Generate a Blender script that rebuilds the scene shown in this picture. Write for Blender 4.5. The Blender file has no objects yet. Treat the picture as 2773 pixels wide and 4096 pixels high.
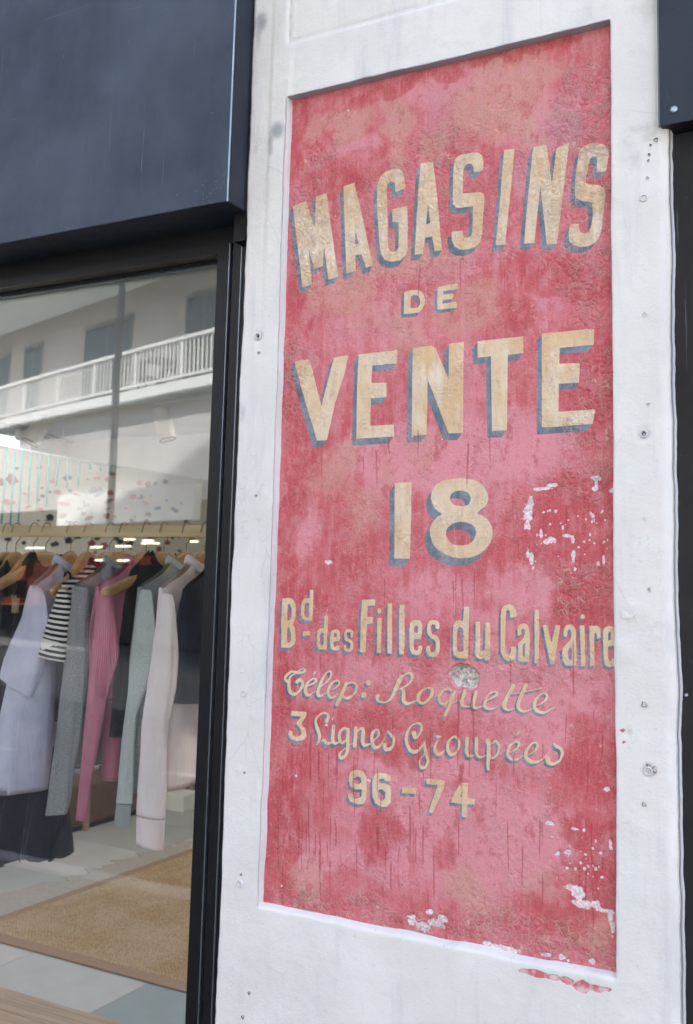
import bpy, math, random
import numpy as np
from mathutils import Vector, noise as mnoise

# ------------------------------------------------------------------ camera, sky, sun, exposure
scene = bpy.context.scene
C = bpy.context.scene.collection
FPX, YAW, PITCH, ROLL, PCX, PCY = 4087.6, 0.50595, 0.12352, 0.027094, 1343.0, 1819.4
CAM = np.array([0.0, -1.7, 1.6])
_f = np.array([-math.sin(YAW) * math.cos(PITCH), math.cos(YAW) * math.cos(PITCH), math.sin(PITCH)])
_r = np.cross(_f, [0, 0, 1.0]); _r /= np.linalg.norm(_r)
_u = np.cross(_r, _f)
_c, _s = math.cos(ROLL), math.sin(ROLL)
_r, _u = _c * _r + _s * _u, -_s * _r + _c * _u
cam_data = bpy.data.cameras.new("camera")
cam = bpy.data.objects.new("camera", cam_data)
C.objects.link(cam)
from mathutils import Matrix
cam.matrix_world = Matrix(((_r[0], _u[0], -_f[0], CAM[0]), (_r[1], _u[1], -_f[1], CAM[1]), (_r[2], _u[2], -_f[2], CAM[2]), (0, 0, 0, 1)))
cam_data.sensor_fit = 'VERTICAL'
cam_data.sensor_height = 36.0
cam_data.lens = 36.0 * FPX / 4096.0
cam_data.shift_x = (1386.5 - PCX) / 4096.0
cam_data.shift_y = (PCY - 2048.0) / 4096.0
cam_data.clip_start = 0.05
cam_data.clip_end = 400.0
scene.camera = cam
cam_data.dof.use_dof = True
cam_data.dof.focus_distance = 1.85
cam_data.dof.aperture_fstop = 7.1

world = bpy.data.worlds.new("World")
scene.world = world
world.use_nodes = True
wn = world.node_tree.nodes
bg = wn["Background"]
sky = wn.new("ShaderNodeTexSky")
sky.sky_type = 'NISHITA'
sky.sun_disc = False
SUN_EL, SUN_AZ = math.radians(50), math.radians(24)      # azimuth from +Y, clockwise: the sun stands behind the shop and lights the far side of the street
sky.sun_elevation = SUN_EL
sky.sun_rotation = SUN_AZ
sky.air_density = 1.0
sky.dust_density = 4.0
sky.ozone_density = 0.5
world.node_tree.links.new(sky.outputs[0], bg.inputs[0])
bg.inputs[1].default_value = 0.15
sun_d = bpy.data.lights.new("sun", 'SUN')
sun_d.energy = 3.4
sun_d.angle = math.radians(0.6)
sun_d.color = (1.0, 0.955, 0.89)
sun = bpy.data.objects.new("sun", sun_d)
C.objects.link(sun)
_sd = Vector((math.sin(SUN_AZ) * math.cos(SUN_EL), math.cos(SUN_AZ) * math.cos(SUN_EL), math.sin(SUN_EL)))
sun.rotation_euler = _sd.to_track_quat('Z', 'Y').to_euler()
scene.view_settings.view_transform = 'Standard'
scene.view_settings.look = 'None'
scene.view_settings.gamma = 1.0
scene.view_settings.use_curve_mapping = False
scene.view_settings.exposure = 2.58
scene.cycles.max_bounces = 10
scene.cycles.transparent_max_bounces = 24
scene.cycles.use_denoising = True

# ------------------------------------------------------------------ helpers
def ray(px, py):
    return _f + _r * (px - PCX) / FPX - _u * (py - PCY) / FPX
def at(px, py, ax, val):
    """point of the world plane (axis ax = val) that the photograph shows at pixel px, py"""
    d = ray(px, py); t = (val - CAM[ax]) / d[ax]
    return CAM + d * t
def at_plane(px, py, p0, n):
    d = ray(px, py); t = np.dot(np.array(p0) - CAM, n) / np.dot(d, n)
    return CAM + d * t
def lin(r, g, b):
    f = lambda c: (c / 255 / 12.92) if c / 255 <= 0.04045 else ((c / 255 + 0.055) / 1.055) ** 2.4
    return (f(r), f(g), f(b), 1.0)

class NT:
    """small node-graph writer"""
    def __init__(s, name, rough=0.6, metal=0.0, spec=0.4):
        s.m = bpy.data.materials.new(name); s.m.use_nodes = True
        s.t = s.m.node_tree; s.n = s.t.nodes
        s.b = s.n["Principled BSDF"]; s.out = s.n["Material Output"]
        s.b.inputs['Roughness'].default_value = rough
        s.b.inputs['Metallic'].default_value = metal
        s.b.inputs['Specular IOR Level'].default_value = spec
        s._pos = None
    def link(s, a, b): s.t.links.new(a, b)
    def pos(s, scale=(1, 1, 1)):
        if s._pos is None:
            s._pos = s.n.new('ShaderNodeTexCoord').outputs['Object']
        if scale == (1, 1, 1): return s._pos
        m = s.n.new('ShaderNodeMapping'); m.inputs['Scale'].default_value = scale
        s.link(s._pos, m.inputs['Vector']); return m.outputs[0]
    def uv(s): return s.n.new('ShaderNodeTexCoord').outputs['UV']
    def noise(s, scale, detail=4, rough=0.55, vec=None, dist=0.0):
        n = s.n.new('ShaderNodeTexNoise'); n.inputs['Scale'].default_value = scale
        n.inputs['Detail'].default_value = detail; n.inputs['Roughness'].default_value = rough
        n.inputs['Distortion'].default_value = dist
        s.link(vec if vec is not None else s.pos(), n.inputs['Vector']); return n.outputs[0]
    def voro(s, scale, feat='DISTANCE_TO_EDGE', vec=None):
        n = s.n.new('ShaderNodeTexVoronoi'); n.feature = feat; n.inputs['Scale'].default_value = scale
        s.link(vec if vec is not None else s.pos(), n.inputs['Vector'])
        return n.outputs['Distance'] if feat != 'COLOR' else n.outputs['Color']
    def attr(s, name):
        n = s.n.new('ShaderNodeAttribute'); n.attribute_name = name; return n.outputs['Fac']
    def math(s, op, a, b=None, c=None, clamp=False):
        n = s.n.new('ShaderNodeMath'); n.operation = op; n.use_clamp = clamp
        for i, v in enumerate((a, b, c)):
            if v is None: continue
            if isinstance(v, (int, float)): n.inputs[i].default_value = v
            else: s.link(v, n.inputs[i])
        return n.outputs[0]
    def ramp(s, x, lo, hi, a=0.0, b=1.0):
        n = s.n.new('ShaderNodeMapRange'); n.interpolation_type = 'SMOOTHSTEP'
        for k, v in (('From Min', lo), ('From Max', hi), ('To Min', a), ('To Max', b)): n.inputs[k].default_value = v
        s.link(x, n.inputs['Value']); return n.outputs[0]
    def mix(s, f, a, b, mode='MIX'):
        n = s.n.new('ShaderNodeMix'); n.data_type = 'RGBA'; n.blend_type = mode
        if isinstance(f, (int, float)): n.inputs['Factor'].default_value = f
        else: s.link(f, n.inputs['Factor'])
        for k, v in (('A', a), ('B', b)):
            i = [q for q in n.inputs if q.name == k and q.type == 'RGBA'][0]
            if isinstance(v, tuple): i.default_value = v
            else: s.link(v, i)
        return [o for o in n.outputs if o.type == 'RGBA'][0]
    def color(s, c):
        if isinstance(c, tuple): s.b.inputs['Base Color'].default_value = c
        else: s.link(c, s.b.inputs['Base Color'])
        return s
    def rough(s, r): s.link(r, s.b.inputs['Roughness']); return s
    def bump(s, h, strength=0.3, dist=0.01, prev=None):
        n = s.n.new('ShaderNodeBump'); n.inputs['Strength'].default_value = strength; n.inputs['Distance'].default_value = dist
        s.link(h, n.inputs['Height'])
        if prev is not None: s.link(prev, n.inputs['Normal'])
        s.link(n.outputs[0], s.b.inputs['Normal']); return n.outputs[0]

def simple(name, col, rough=0.6, metal=0.0, spec=0.4, var=0.12, nscale=12, bump=0.1, bscale=60, bdist=0.002):
    m = NT(name, rough, metal, spec)
    n = m.noise(nscale, 5)
    d = tuple(c * (1 - var) for c in col[:3]) + (1,)
    u = tuple(min(1, c * (1 + var)) for c in col[:3]) + (1,)
    m.color(m.mix(m.ramp(n, 0.3, 0.7), d, u))
    if bump: m.bump(m.noise(bscale, 4), bump, bdist)
    return m.m

def mesh_obj(name, verts, faces, mat=None, parent=None, smooth=False, uvs=None):
    me = bpy.data.meshes.new(name)
    me.from_pydata([tuple(map(float, v)) for v in verts], [], faces)
    if uvs is not None:
        ul = me.uv_layers.new(name="UVMap")
        ul.data.foreach_set('uv', np.array([uvs[i] for f in me.polygons for i in f.vertices], dtype=np.float32).ravel())
    if smooth: me.polygons.foreach_set('use_smooth', [True] * len(me.polygons))
    me.update()
    return link_mesh(name, me, mat, parent)
def link_mesh(name, me, mat=None, parent=None):
    o = bpy.data.objects.new(name, me); C.objects.link(o)
    if mat is not None and not me.materials: me.materials.append(mat)
    if parent is not None: o.parent = parent
    return o
def tag(o, label=None, cat=None, group=None, kind=None):
    for k, v in (('label', label), ('category', cat), ('group', group), ('kind', kind)):
        if v: o[k] = v
    return o
def empty(name, loc, label=None, cat=None, group=None, kind=None):
    o = bpy.data.objects.new(name, None); C.objects.link(o); o.location = loc; o.empty_display_size = 0.05
    return tag(o, label, cat, group, kind)
def put(o, parent):
    """parent o (built in world coordinates) under an unrotated empty"""
    o.parent = parent; o.location = -Vector(parent.location); return o

class MB:
    """collects boxes, tubes and lofts in world coordinates"""
    def __init__(s): s.v = []; s.f = []; s.uv = []
    def add(s, vs, fs, uv=None):
        k = len(s.v); s.v += [tuple(map(float, p)) for p in vs]
        s.uv += (uv if uv is not None else [(float(p[0]), float(p[2])) for p in vs])
        s.f += [tuple(i + k for i in f) for f in fs]; return s
    def box(s, x0, x1, y0, y1, z0, z1, bev=0.0):
        if x0 > x1: x0, x1 = x1, x0
        if y0 > y1: y0, y1 = y1, y0
        if z0 > z1: z0, z1 = z1, z0
        if bev <= 0:
            vs = [(x, y, z) for x in (x0, x1) for y in (y0, y1) for z in (z0, z1)]
            return s.add(vs, [(0, 1, 3, 2), (4, 6, 7, 5), (0, 4, 5, 1), (2, 3, 7, 6), (0, 2, 6, 4), (1, 5, 7, 3)])
        import bmesh
        bm = bmesh.new(); bmesh.ops.create_cube(bm, size=1)
        for v in bm.verts:
            v.co = Vector(((x0 + x1) / 2 + v.co.x * (x1 - x0), (y0 + y1) / 2 + v.co.y * (y1 - y0), (z0 + z1) / 2 + v.co.z * (z1 - z0)))
        bmesh.ops.bevel(bm, geom=bm.edges[:], offset=min(bev, (x1 - x0) * .45, (y1 - y0) * .45, (z1 - z0) * .45), segments=2, affect='EDGES', profile=0.5)
        bm.verts.index_update()
        s.add([v.co[:] for v in bm.verts], [tuple(v.index for v in f.verts) for f in bm.faces]); bm.free(); return s
    def loft(s, rings, closed=True, cap0=False, cap1=False, uv=None):
        n = len(rings[0]); vs = [p for r in rings for p in r]; fs = []
        for i in range(len(rings) - 1):
            for j in range(n if closed else n - 1):
                a = i * n + j; b = i * n + (j + 1) % n
                fs.append((a, b, b + n, a + n))
        if cap0: fs.append(tuple(range(n - 1, -1, -1)))
        if cap1: fs.append(tuple((len(rings) - 1) * n + j for j in range(n)))
        return s.add(vs, fs, uv)
    def tube(s, pts, rad, n=10, caps=True):
        pts = [Vector(p) for p in pts]; rings = []
        up = Vector((0.123, 0.31, 0.94)).normalized()
        for i, p in enumerate(pts):
            t = (pts[min(i + 1, len(pts) - 1)] - pts[max(i - 1, 0)]).normalized()
            a = t.cross(up)
            if a.length < 1e-3: a = t.cross(Vector((1, 0, 0)))
            a.normalize(); b = t.cross(a); up = b if False else up
            r = rad[i] if isinstance(rad, (list, tuple)) else rad
            rings.append([p + a * (r * math.cos(2 * math.pi * k / n)) + b * (r * math.sin(2 * math.pi * k / n)) for k in range(n)])
        return s.loft(rings, True, caps, caps)
    def prism(s, outline, axis, a, b):
        """outline: 2D points in the two other axes; extruded from a to b along axis"""
        def mk(p, q):
            v = [0, 0, 0]; o = [i for i in (0, 1, 2) if i != axis]; v[o[0]] = p[0]; v[o[1]] = p[1]; v[axis] = q; return tuple(v)
        n = len(outline)
        vs = [mk(p, a) for p in outline] + [mk(p, b) for p in outline]
        fs = [tuple(range(n - 1, -1, -1)), tuple(range(n, 2 * n))] + [(i, (i + 1) % n, n + (i + 1) % n, n + i) for i in range(n)]
        return s.add(vs, fs)
    def build(s, name, mat=None, parent=None, smooth=False):
        o = mesh_obj(name, s.v, s.f, mat, None, smooth, s.uv)
        me = o.data
        import bmesh
        bm = bmesh.new(); bm.from_mesh(me); bmesh.ops.recalc_face_normals(bm, faces=bm.faces); bm.to_mesh(me); bm.free()
        if parent is not None: put(o, parent)
        return o

def catmull(P, k=5):
    P = [np.array(p, float) for p in P]
    if len(P) < 3: return P
    out = []
    for i in range(len(P) - 1):
        p0, p1, p2, p3 = P[max(i - 1, 0)], P[i], P[i + 1], P[min(i + 2, len(P) - 1)]
        for j in range(k):
            t = j / k
            out.append(0.5 * ((2 * p1) + (-p0 + p2) * t + (2 * p0 - 5 * p1 + 4 * p2 - p3) * t * t + (-p0 + 3 * p1 - 3 * p2 + p3) * t ** 3))
    out.append(P[-1]); return out

rng = np.random.default_rng(7)
random.seed(7)
def vnoise(X, Y, scale, seed=0, octaves=4, gain=0.5):
    """value noise on arrays"""
    out = np.zeros_like(X); amp = 1.0; tot = 0
    for o in range(octaves):
        g = np.random.default_rng(seed * 31 + o).random((257, 257))
        x = X * scale * 2 ** o + 13.7 * o; y = Y * scale * 2 ** o + 5.3 * o
        xi = np.floor(x).astype(int); yi = np.floor(y).astype(int)
        fx = x - xi; fy = y - yi; fx = fx * fx * (3 - 2 * fx); fy = fy * fy * (3 - 2 * fy)
        xi %= 256; yi %= 256
        v = (g[xi, yi] * (1 - fx) + g[xi + 1, yi] * fx) * (1 - fy) + (g[xi, yi + 1] * (1 - fx) + g[xi + 1, yi + 1] * fx) * fy
        out += amp * v; tot += amp; amp *= gain
    return out / tot

# ------------------------------------------------------------------ painted sign: lettering as painted shapes
SHAPES = []          # (kind, data, (ox, oy, s), shadow)
_crop = [0, 0, 1, (0, 0)]
def crop(ox, oy, s, shadow):
    _crop[:] = [ox, oy, s, shadow]
def _px(p): return [(_crop[0] + x / _crop[2], _crop[1] + y / _crop[2]) for x, y in p]
def G(outer, *holes):
    SHAPES.append(('poly', [_px(outer)] + [_px(h) for h in holes], _crop[3]))
def S(pts, wk=1.0):
    q = catmull(pts, 5)
    SHAPES.append(('stroke', [(_crop[0] + a / _crop[2], _crop[1] + b / _crop[2], w * wk / _crop[2]) for a, b, w in q], _crop[3]))
def E(cx, cy, rx, ry):
    G([(cx + rx * math.cos(t * math.pi / 8), cy + ry * math.sin(t * math.pi / 8)) for t in range(16)])
def cv(pts, k=4):
    """smooth a closed outline"""
    n = len(pts); P = [np.array(p, float) for p in pts]; out = []
    for i in range(n):
        p0, p1, p2, p3 = P[i - 1], P[i], P[(i + 1) % n], P[(i + 2) % n]
        for j in range(k):
            t = j / k
            out.append(tuple(0.5 * ((2 * p1) + (-p0 + p2) * t + (2 * p0 - 5 * p1 + 4 * p2 - p3) * t * t + (-p0 + 3 * p1 - 3 * p2 + p3) * t ** 3)))
    return out
# MAGASINS
crop(1130, 620, 2.6217, (-14, 26))
G([(110,540),(250,485),(347,770),(354,440),(465,402),(585,1275),(485,1308),(437,945),(430,1165),(340,1198),(277,985),(315,1360),(217,1390)])
G([(640,330),(755,290),(950,1160),(875,1180),(830,1040),(765,1055),(765,1215),(672,1240),(655,800)], [(760,785),(800,925),(762,938)])
G([(1187,392),(1180,300),(1160,280),(1125,282),(1100,310),(1095,360),(1098,600),(1105,940),(1120,1000),(1150,1018),(1190,1010),(1215,975),(1220,860),(1218,705),(1155,700),(1148,570),(1310,535),(1315,700),(1312,990),(1290,1050),(1240,1100),(1150,1118),(1070,1100),(1030,1030),(1015,900),(1000,700),(988,480),(990,330),(1020,230),(1080,175),(1160,148),(1225,150),(1262,175),(1280,240),(1290,300),(1290,350)])
crop(1600, 560, 3.4196, (-16, 25))
G([(282,325),(455,295),(500,650),(575,1510),(475,1518),(445,1320),(345,1335),(315,1555),(200,1570),(245,900),(270,480)], [(388,850),(420,1140),(362,1155)])
G([(1010,440),(1090,435),(1135,400),(1145,300),(1125,210),(1080,178),(1000,170),(900,190),(820,210),(760,260),(738,350),(725,600),(720,800),(730,880),(770,925),(850,925),(995,905),(1000,930),(995,1100),(985,1280),(965,1320),(920,1345),(880,1330),(860,1290),(862,1240),(715,1250),(705,1290),(710,1380),(750,1460),(830,1500),(930,1500),(1040,1460),(1100,1390),(1125,1280),(1140,1000),(1155,850),(1145,740),(1110,712),(1000,720),(860,730),(858,600),(870,400),(890,345),(930,322),(980,330),(1005,370)])
G([(1425,135),(1565,120),(1440,1430),(1312,1440)])
crop(2040, 540, 3.575, (-18, 25))
G([(340,170),(520,140),(600,700),(665,190),(850,110),(670,1555),(525,1560),(435,720),(345,1545),(200,1550),(245,1000),(320,260)])
G([(1240,535),(1370,535),(1400,420),(1420,280),(1405,200),(1360,145),(1270,122),(1150,125),(1060,160),(1000,230),(980,320),(950,500),(935,650),(925,850),(950,910),(1050,950),(1160,955),(1180,1000),(1185,1150),(1165,1290),(1130,1380),(1070,1410),(1010,1390),(985,1340),(985,1270),(870,1270),(850,1310),(835,1400),(845,1510),(900,1570),(1000,1600),(1120,1590),(1220,1540),(1270,1480),(1310,1350),(1340,1100),(1370,850),(1350,760),(1280,725),(1130,705),(1090,690),(1095,600),(1130,420),(1150,350),(1190,315),(1240,320),(1255,360)])
# DE
crop(1590, 1120, 6.05, (-11, 14))
G([(162,310),(230,270),(400,240),(500,238),(590,280),(650,370),(672,480),(660,600),(600,720),(520,790),(380,810),(158,828)], [(340,390),(400,362),(470,370),(530,420),(560,500),(550,590),(500,670),(420,690),(315,680),(325,500)])
G([(970,200),(1010,160),(1470,90),(1465,225),(1110,270),(1100,360),(1340,330),(1360,400),(1330,465),(1095,490),(1090,578),(1420,535),(1440,600),(1425,670),(968,725)])
# VENTE
crop(1150, 1330, 2.6217, (-17, 27))
G([(75,300),(215,283),(245,320),(358,770),(490,265),(640,238),(600,430),(500,740),(415,1130),(312,1135),(220,830),(120,480)])
G([(745,230),(1155,185),(1148,325),(890,345),(880,530),(1042,528),(1037,680),(878,690),(865,980),(1118,965),(1115,1090),(722,1115),(730,600)])
crop(1600, 1280, 1.918, (-20, 28))
G([(100,215),(250,198),(280,225),(375,455),(380,185),(492,170),(480,865),(372,870),(215,455),(205,880),(90,887),(95,500)])
G([(595,165),(945,125),(948,255),(828,268),(820,845),(705,850),(700,280),(598,290)])
G([(1090,105),(1450,70),(1490,75),(1490,190),(1228,215),(1222,335),(1382,333),(1376,480),(1220,490),(1215,705),(1500,685),(1480,800),(1088,825)])
# 18
crop(1500, 1880, 3.025, (-21, 31))
G([(245,160),(445,150),(440,500),(420,1075),(232,1070),(240,500)])
G(cv([(1000,105),(1100,108),(1220,130),(1310,190),(1365,280),(1370,370),(1330,450),(1240,520),(1330,570),(1400,650),(1425,750),(1400,870),(1320,980),(1200,1045),(1060,1070),(920,1050),(800,990),(720,920),(675,820),(665,720),(700,640),(750,575),(808,535),(740,480),(695,400),(680,320),(700,240),(760,170),(860,125)], 3),
  cv([(1040,250),(1120,270),(1160,330),(1150,390),(1115,430),(1040,440),(960,420),(915,370),(910,320),(950,270)], 3),
  cv([(1050,628),(1140,645),(1205,690),(1225,760),(1200,840),(1130,900),(1030,915),(930,890),(870,820),(860,750),(900,680),(970,640)], 3))
# Bd des Filles du Calvaire
crop(1100, 2340, 3.9325, (-9, 12))
G([(120,215),(240,205),(290,230),(325,300),(335,400),(325,510),(285,625),(320,700),(328,850),(310,930),(240,990),(100,985),(105,600)],
  [(205,295),(240,305),(265,360),(270,450),(262,520),(235,555),(195,555)], [(200,672),(225,670),(250,740),(255,850),(240,900),(195,912),(190,850),(195,700)])
G([(550,72),(607,78),(590,560),(480,560),(440,530),(415,470),(415,330),(430,260),(470,215),(545,203)], [(505,265),(540,300),(540,500),(500,517),(470,480),(468,330)])
G([(440,730),(560,730),(550,795),(440,805)])
G([(780,480),(835,480),(820,1015),(700,1010),(670,980),(665,800),(675,720),(705,685),(775,675)], [(745,740),(775,770),(770,945),(745,955),(710,930),(712,790)])
G([(880,760),(900,710),(950,697),(1000,702),(1025,740),(1030,840),(1010,885),(925,890),(925,920),(940,975),(965,975),(980,950),(1025,960),(1015,1015),(970,1035),(910,1025),(880,980),(870,880)], [(930,765),(960,750),(980,780),(975,820),(930,825)])
S([(1212,805,44),(1215,745,44),(1175,717,44),(1125,735,44),(1112,800,44),(1130,855,46),(1175,875,46),(1212,910,46),(1218,970,46),(1195,1020,44),(1150,1030,44),(1115,1010,44),(1108,965,44)])
crop(1420, 2380, 3.9325, (-10, 12))
G([(110,75),(325,70),(320,165),(200,168),(195,345),(290,345),(280,445),(192,455),(170,905),(90,900),(95,400)])
E(385, 250, 32, 42)
G([(355,360),(422,365),(418,915),(350,910)])
G([(520,135),(588,135),(583,925),(512,920),(515,500)])
G([(705,155),(785,155),(780,800),(765,940),(698,935),(697,500)])
G([(865,450),(900,405),(960,393),(1025,405),(1055,470),(1058,570),(1045,680),(1010,695),(930,695),(920,760),(925,850),(960,885),(990,850),(1010,800),(1055,800),(1055,870),(1020,935),(960,950),(895,925),(860,860),(855,700)], [(940,490),(970,475),(995,510),(985,595),(930,595)])
S([(1300,505,66),(1290,450,70),(1240,428,70),(1185,445,66),(1165,520,66),(1178,610,68),(1230,660,70),(1285,690,70),(1305,770,68),(1298,880,68),(1245,940,70),(1180,925,68),(1152,870,70),(1155,830,66)])
crop(1780, 2390, 3.9325, (-9, 12))
G([(295,145),(380,150),(370,500),(365,960),(300,960),(200,950),(145,910),(128,830),(128,600),(133,440),(170,375),(225,358),(285,372)], [(235,465),(270,480),(290,540),(290,850),(240,860),(200,850),(188,800),(192,520),(205,485)])
G([(480,380),(550,385),(555,820),(580,845),(615,840),(630,800),(635,395),(712,400),(715,820),(710,990),(635,985),(620,950),(560,972),(500,945),(475,880),(480,600)])
G([(1025,320),(1110,310),(1140,285),(1120,200),(1080,130),(1010,103),(940,125),(895,180),(878,280),(875,600),(880,850),(910,940),(960,990),(1040,1005),(1100,970),(1120,890),(1120,775),(1045,775),(1040,850),(1020,900),(985,905),(955,870),(950,700),(958,300),(965,215),(1000,190),(1030,220),(1030,280)])
G([(1145,605),(1145,480),(1180,425),(1240,405),(1300,430),(1330,500),(1338,700),(1330,1015),(1230,1015),(1180,1000),(1155,930),(1155,720),(1195,680),(1240,640),(1262,570),(1250,500),(1215,490),(1205,520),(1205,570),(1185,598)], [(1250,710),(1268,720),(1265,930),(1240,940),(1218,900),(1222,770)])
G([(1415,195),(1482,190),(1490,600),(1470,1035),(1415,1035)])
crop(2080, 2400, 3.9325, (-9, 12))
G([(360,395),(430,395),(500,680),(560,395),(635,400),(600,650),(545,1010),(485,1010),(440,800),(385,520)])
G([(690,570),(690,470),(720,405),(780,383),(840,395),(880,460),(885,700),(888,1035),(820,1030),(730,1035),(680,960),(665,850),(680,750),(740,690),(800,630),(815,540),(805,480),(770,460),(750,490),(745,570),(720,585)], [(815,730),(820,760),(815,945),(775,945),(750,900),(755,800),(780,760)])
E(990, 262, 36, 40)
G([(945,400),(1020,395),(1028,1050),(960,1045),(955,700)])
G([(1095,405),(1230,410),(1268,450),(1275,600),(1215,610),(1205,520),(1180,510),(1170,560),(1175,1045),(1105,1045),(1100,700)])
G([(1310,480),(1340,430),(1400,410),(1470,415),(1510,470),(1515,600),(1500,720),(1390,735),(1385,900),(1405,965),(1440,965),(1450,920),(1510,925),(1520,1000),(1470,1045),(1400,1060),(1340,1030),(1315,920)], [(1405,490),(1430,510),(1430,630),(1395,640),(1388,560)])
# Telep : Roquette
crop(1110, 2640, 3.9325, (-8, 11))
S([(150,335,45),(122,300,45),(135,255,34),(180,210,36),(240,185,32),(330,200,44),(400,195,36),(438,160,26),(410,138,18),(350,160,14),(290,210,16),(215,255,22),(190,310,42),(182,400,55),(200,500,60),(270,540,45),(330,505,30),(385,430,45),(400,360,45),(360,312,42),(310,345,58)])
S([(420,440,12),(490,405,15),(575,365,28),(612,320,34),(580,293,20),(520,320,22),(465,380,40),(440,460,52),(450,530,50),(500,560,35),(545,530,12),(600,490,8)])
S([(588,192,24),(560,240,12)])
S([(640,440,16),(740,380,18),(825,290,30),(850,220,35),(835,182,28),(780,200,22),(710,300,42),(655,430,52),(632,530,52),(670,570,40),(730,540,14),(780,500,8)])
S([(870,470,14),(940,420,25),(980,360,32),(950,325,28),(880,350,25),(820,420,40),(795,500,45),(820,580,45),(880,590,35),(950,540,14)])
S([(1090,370,50),(1040,480,55),(990,590,60),(930,700,52)])
S([(1050,430,18),(1120,370,25),(1200,357,26),(1248,400,40),(1240,480,32),(1180,560,28),(1110,600,40),(1050,590,40),(1030,540,30)])
E(1435, 358, 40, 46); E(1360, 552, 42, 48)
crop(1490, 2660, 3.9325, (-8, 10))
S([(100,480,40),(75,510,58),(100,570,36),(200,588,18),(290,530,40),(350,410,60),(410,270,65),(450,200,55),(500,160,25),(580,125,34),(622,180,45),(600,260,30),(540,320,24),(440,375,18),(400,385,15)])
S([(430,380,20),(485,400,45),(490,470,60),(490,560,60),(540,608,48),(620,590,28),(690,565,14)])
S([(860,358,22),(790,400,35),(730,470,55),(725,560,58),(790,603,42),(870,560,32),(935,460,52),(935,385,45),(860,358,24)])
S([(950,520,9),(1050,470,10)])
S([(1240,400,38),(1180,375,38),(1100,420,32),(1050,510,45),(1070,590,45),(1130,620,38),(1190,570,24),(1260,470,30),(1320,400,24)])
S([(1300,410,26),(1240,560,45),(1190,690,50),(1140,790,48)])
S([(1220,620,10),(1370,560,10)])
S([(1455,410,55),(1430,500,52),(1405,590,50),(1430,645,46),(1500,655,18),(1580,650,10)])
crop(1850, 2680, 3.9325, (-8, 10))
S([(215,350,58),(190,450,55),(168,540,58),(190,590,48),(250,595,24),(330,560,10)])
S([(385,490,12),(470,440,30),(530,400,40),(548,352,28),(480,350,20),(400,410,32),(360,500,52),(360,580,55),(430,612,38),(520,600,14),(620,540,8)])
S([(800,245,66),(750,340,62),(690,460,60),(655,560,60),(690,618,44),(760,630,24),(830,600,12)])
S([(1000,240,68),(950,350,60),(900,470,60),(880,575,62),(930,640,44),(1010,650,28),(1110,600,14)])
S([(775,376,12),(920,360,12),(1080,325,14),(1250,287,20)])
S([(1190,560,14),(1270,510,30),(1325,450,40),(1330,390,34),(1270,370,25),(1190,430,36),(1140,520,55),(1150,610,60),(1220,662,50),(1310,665,34),(1400,620,18),(1460,580,6)])
# 3 Lignes Groupees
crop(1130, 2820, 3.146, (-7, 11))
G([(110,75),(305,90),(295,140),(235,240),(285,300),(300,380),(270,440),(180,458),(100,430),(70,370),(80,325),(125,330),(120,380),(170,405),(220,390),(240,350),(215,290),(170,235),(235,145),(105,135)])
S([(550,205,46),(575,150,34),(550,107,25),(490,110,20),(430,160,25),(415,220,36),(440,310,46),(465,390,40),(455,450,28),(430,505,8)])
S([(490,460,18),(520,440,30),(552,482,42),(600,480,18),(640,470,10)])
S([(638,270,42),(632,370,42),(630,450,42),(660,485,32),(710,468,12)])
S([(640,155,8),(625,185,22)])
S([(830,320,30),(780,292,26),(722,340,36),(715,430,40),(750,478,32),(800,440,16)])
S([(825,310,40),(820,430,44),(820,540,42),(800,630,36),(745,668,42),(716,630,30),(760,570,12),(880,480,8)])
S([(920,295,48),(915,400,45),(905,515,45)])
S([(930,345,14),(995,292,28),(1015,340,50),(1005,450,50),(1030,508,44),(1100,490,12)])
S([(1150,445,10),(1205,390,25),(1212,340,34),(1180,312,25),(1130,360,40),(1125,450,46),(1150,528,50),(1210,530,28),(1260,470,10),(1325,330,8)])
S([(1330,320,15),(1360,370,36),(1402,420,40),(1398,500,30),(1350,555,40),(1295,550,50),(1290,500,46)])
crop(1590, 2860, 3.9325, (-9, 11))
S([(268,290,80),(285,355,48),(340,320,24),(383,230,40),(375,150,38),(320,130,28),(240,160,20),(175,240,36),(145,350,50),(160,470,56),(230,570,60),(310,572,48),(380,500,24),(435,400,12)])
S([(430,420,25),(430,500,46),(455,620,55),(480,720,40),(440,815,40),(375,828,48),(347,750,28),(380,670,14),(500,530,8),(560,460,4)])
S([(600,250,8),(605,320,12),(640,345,44),(690,338,14)])
S([(640,400,18),(595,480,42),(600,580,60),(660,625,48),(740,560,14)])
S([(860,350,22),(800,430,48),(790,540,55),(840,625,56),(920,595,30),(963,490,40),(955,390,40),(900,342,32),(850,365,20)])
S([(1090,375,62),(1085,480,55),(1085,580,55),(1120,648,44),(1200,635,14)])
S([(1245,375,58),(1240,500,55),(1245,610,50),(1300,668,34),(1390,630,12)])
crop(1900, 2880, 3.9325, (-9, 11))
S([(205,340,80),(215,400,62),(215,550,64),(205,690,55),(208,775,44)])
S([(265,375,22),(330,332,38),(380,400,45),(375,490,36),(330,568,30),(270,600,34),(235,560,26)])
S([(390,540,10),(490,470,10)])
S([(570,515,10),(650,460,25),(698,400,36),(690,352,34),(640,342,25),(560,400,35),(520,490,50),(530,575,50),(600,622,44),(700,608,20),(790,540,10)])
S([(695,190,26),(650,245,14)])
S([(855,550,12),(940,490,30),(988,410,36),(968,358,30),(900,372,26),(830,460,40),(800,560,60),(850,635,68),(950,665,50),(1060,620,20),(1150,530,12),(1225,430,8)])
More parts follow.
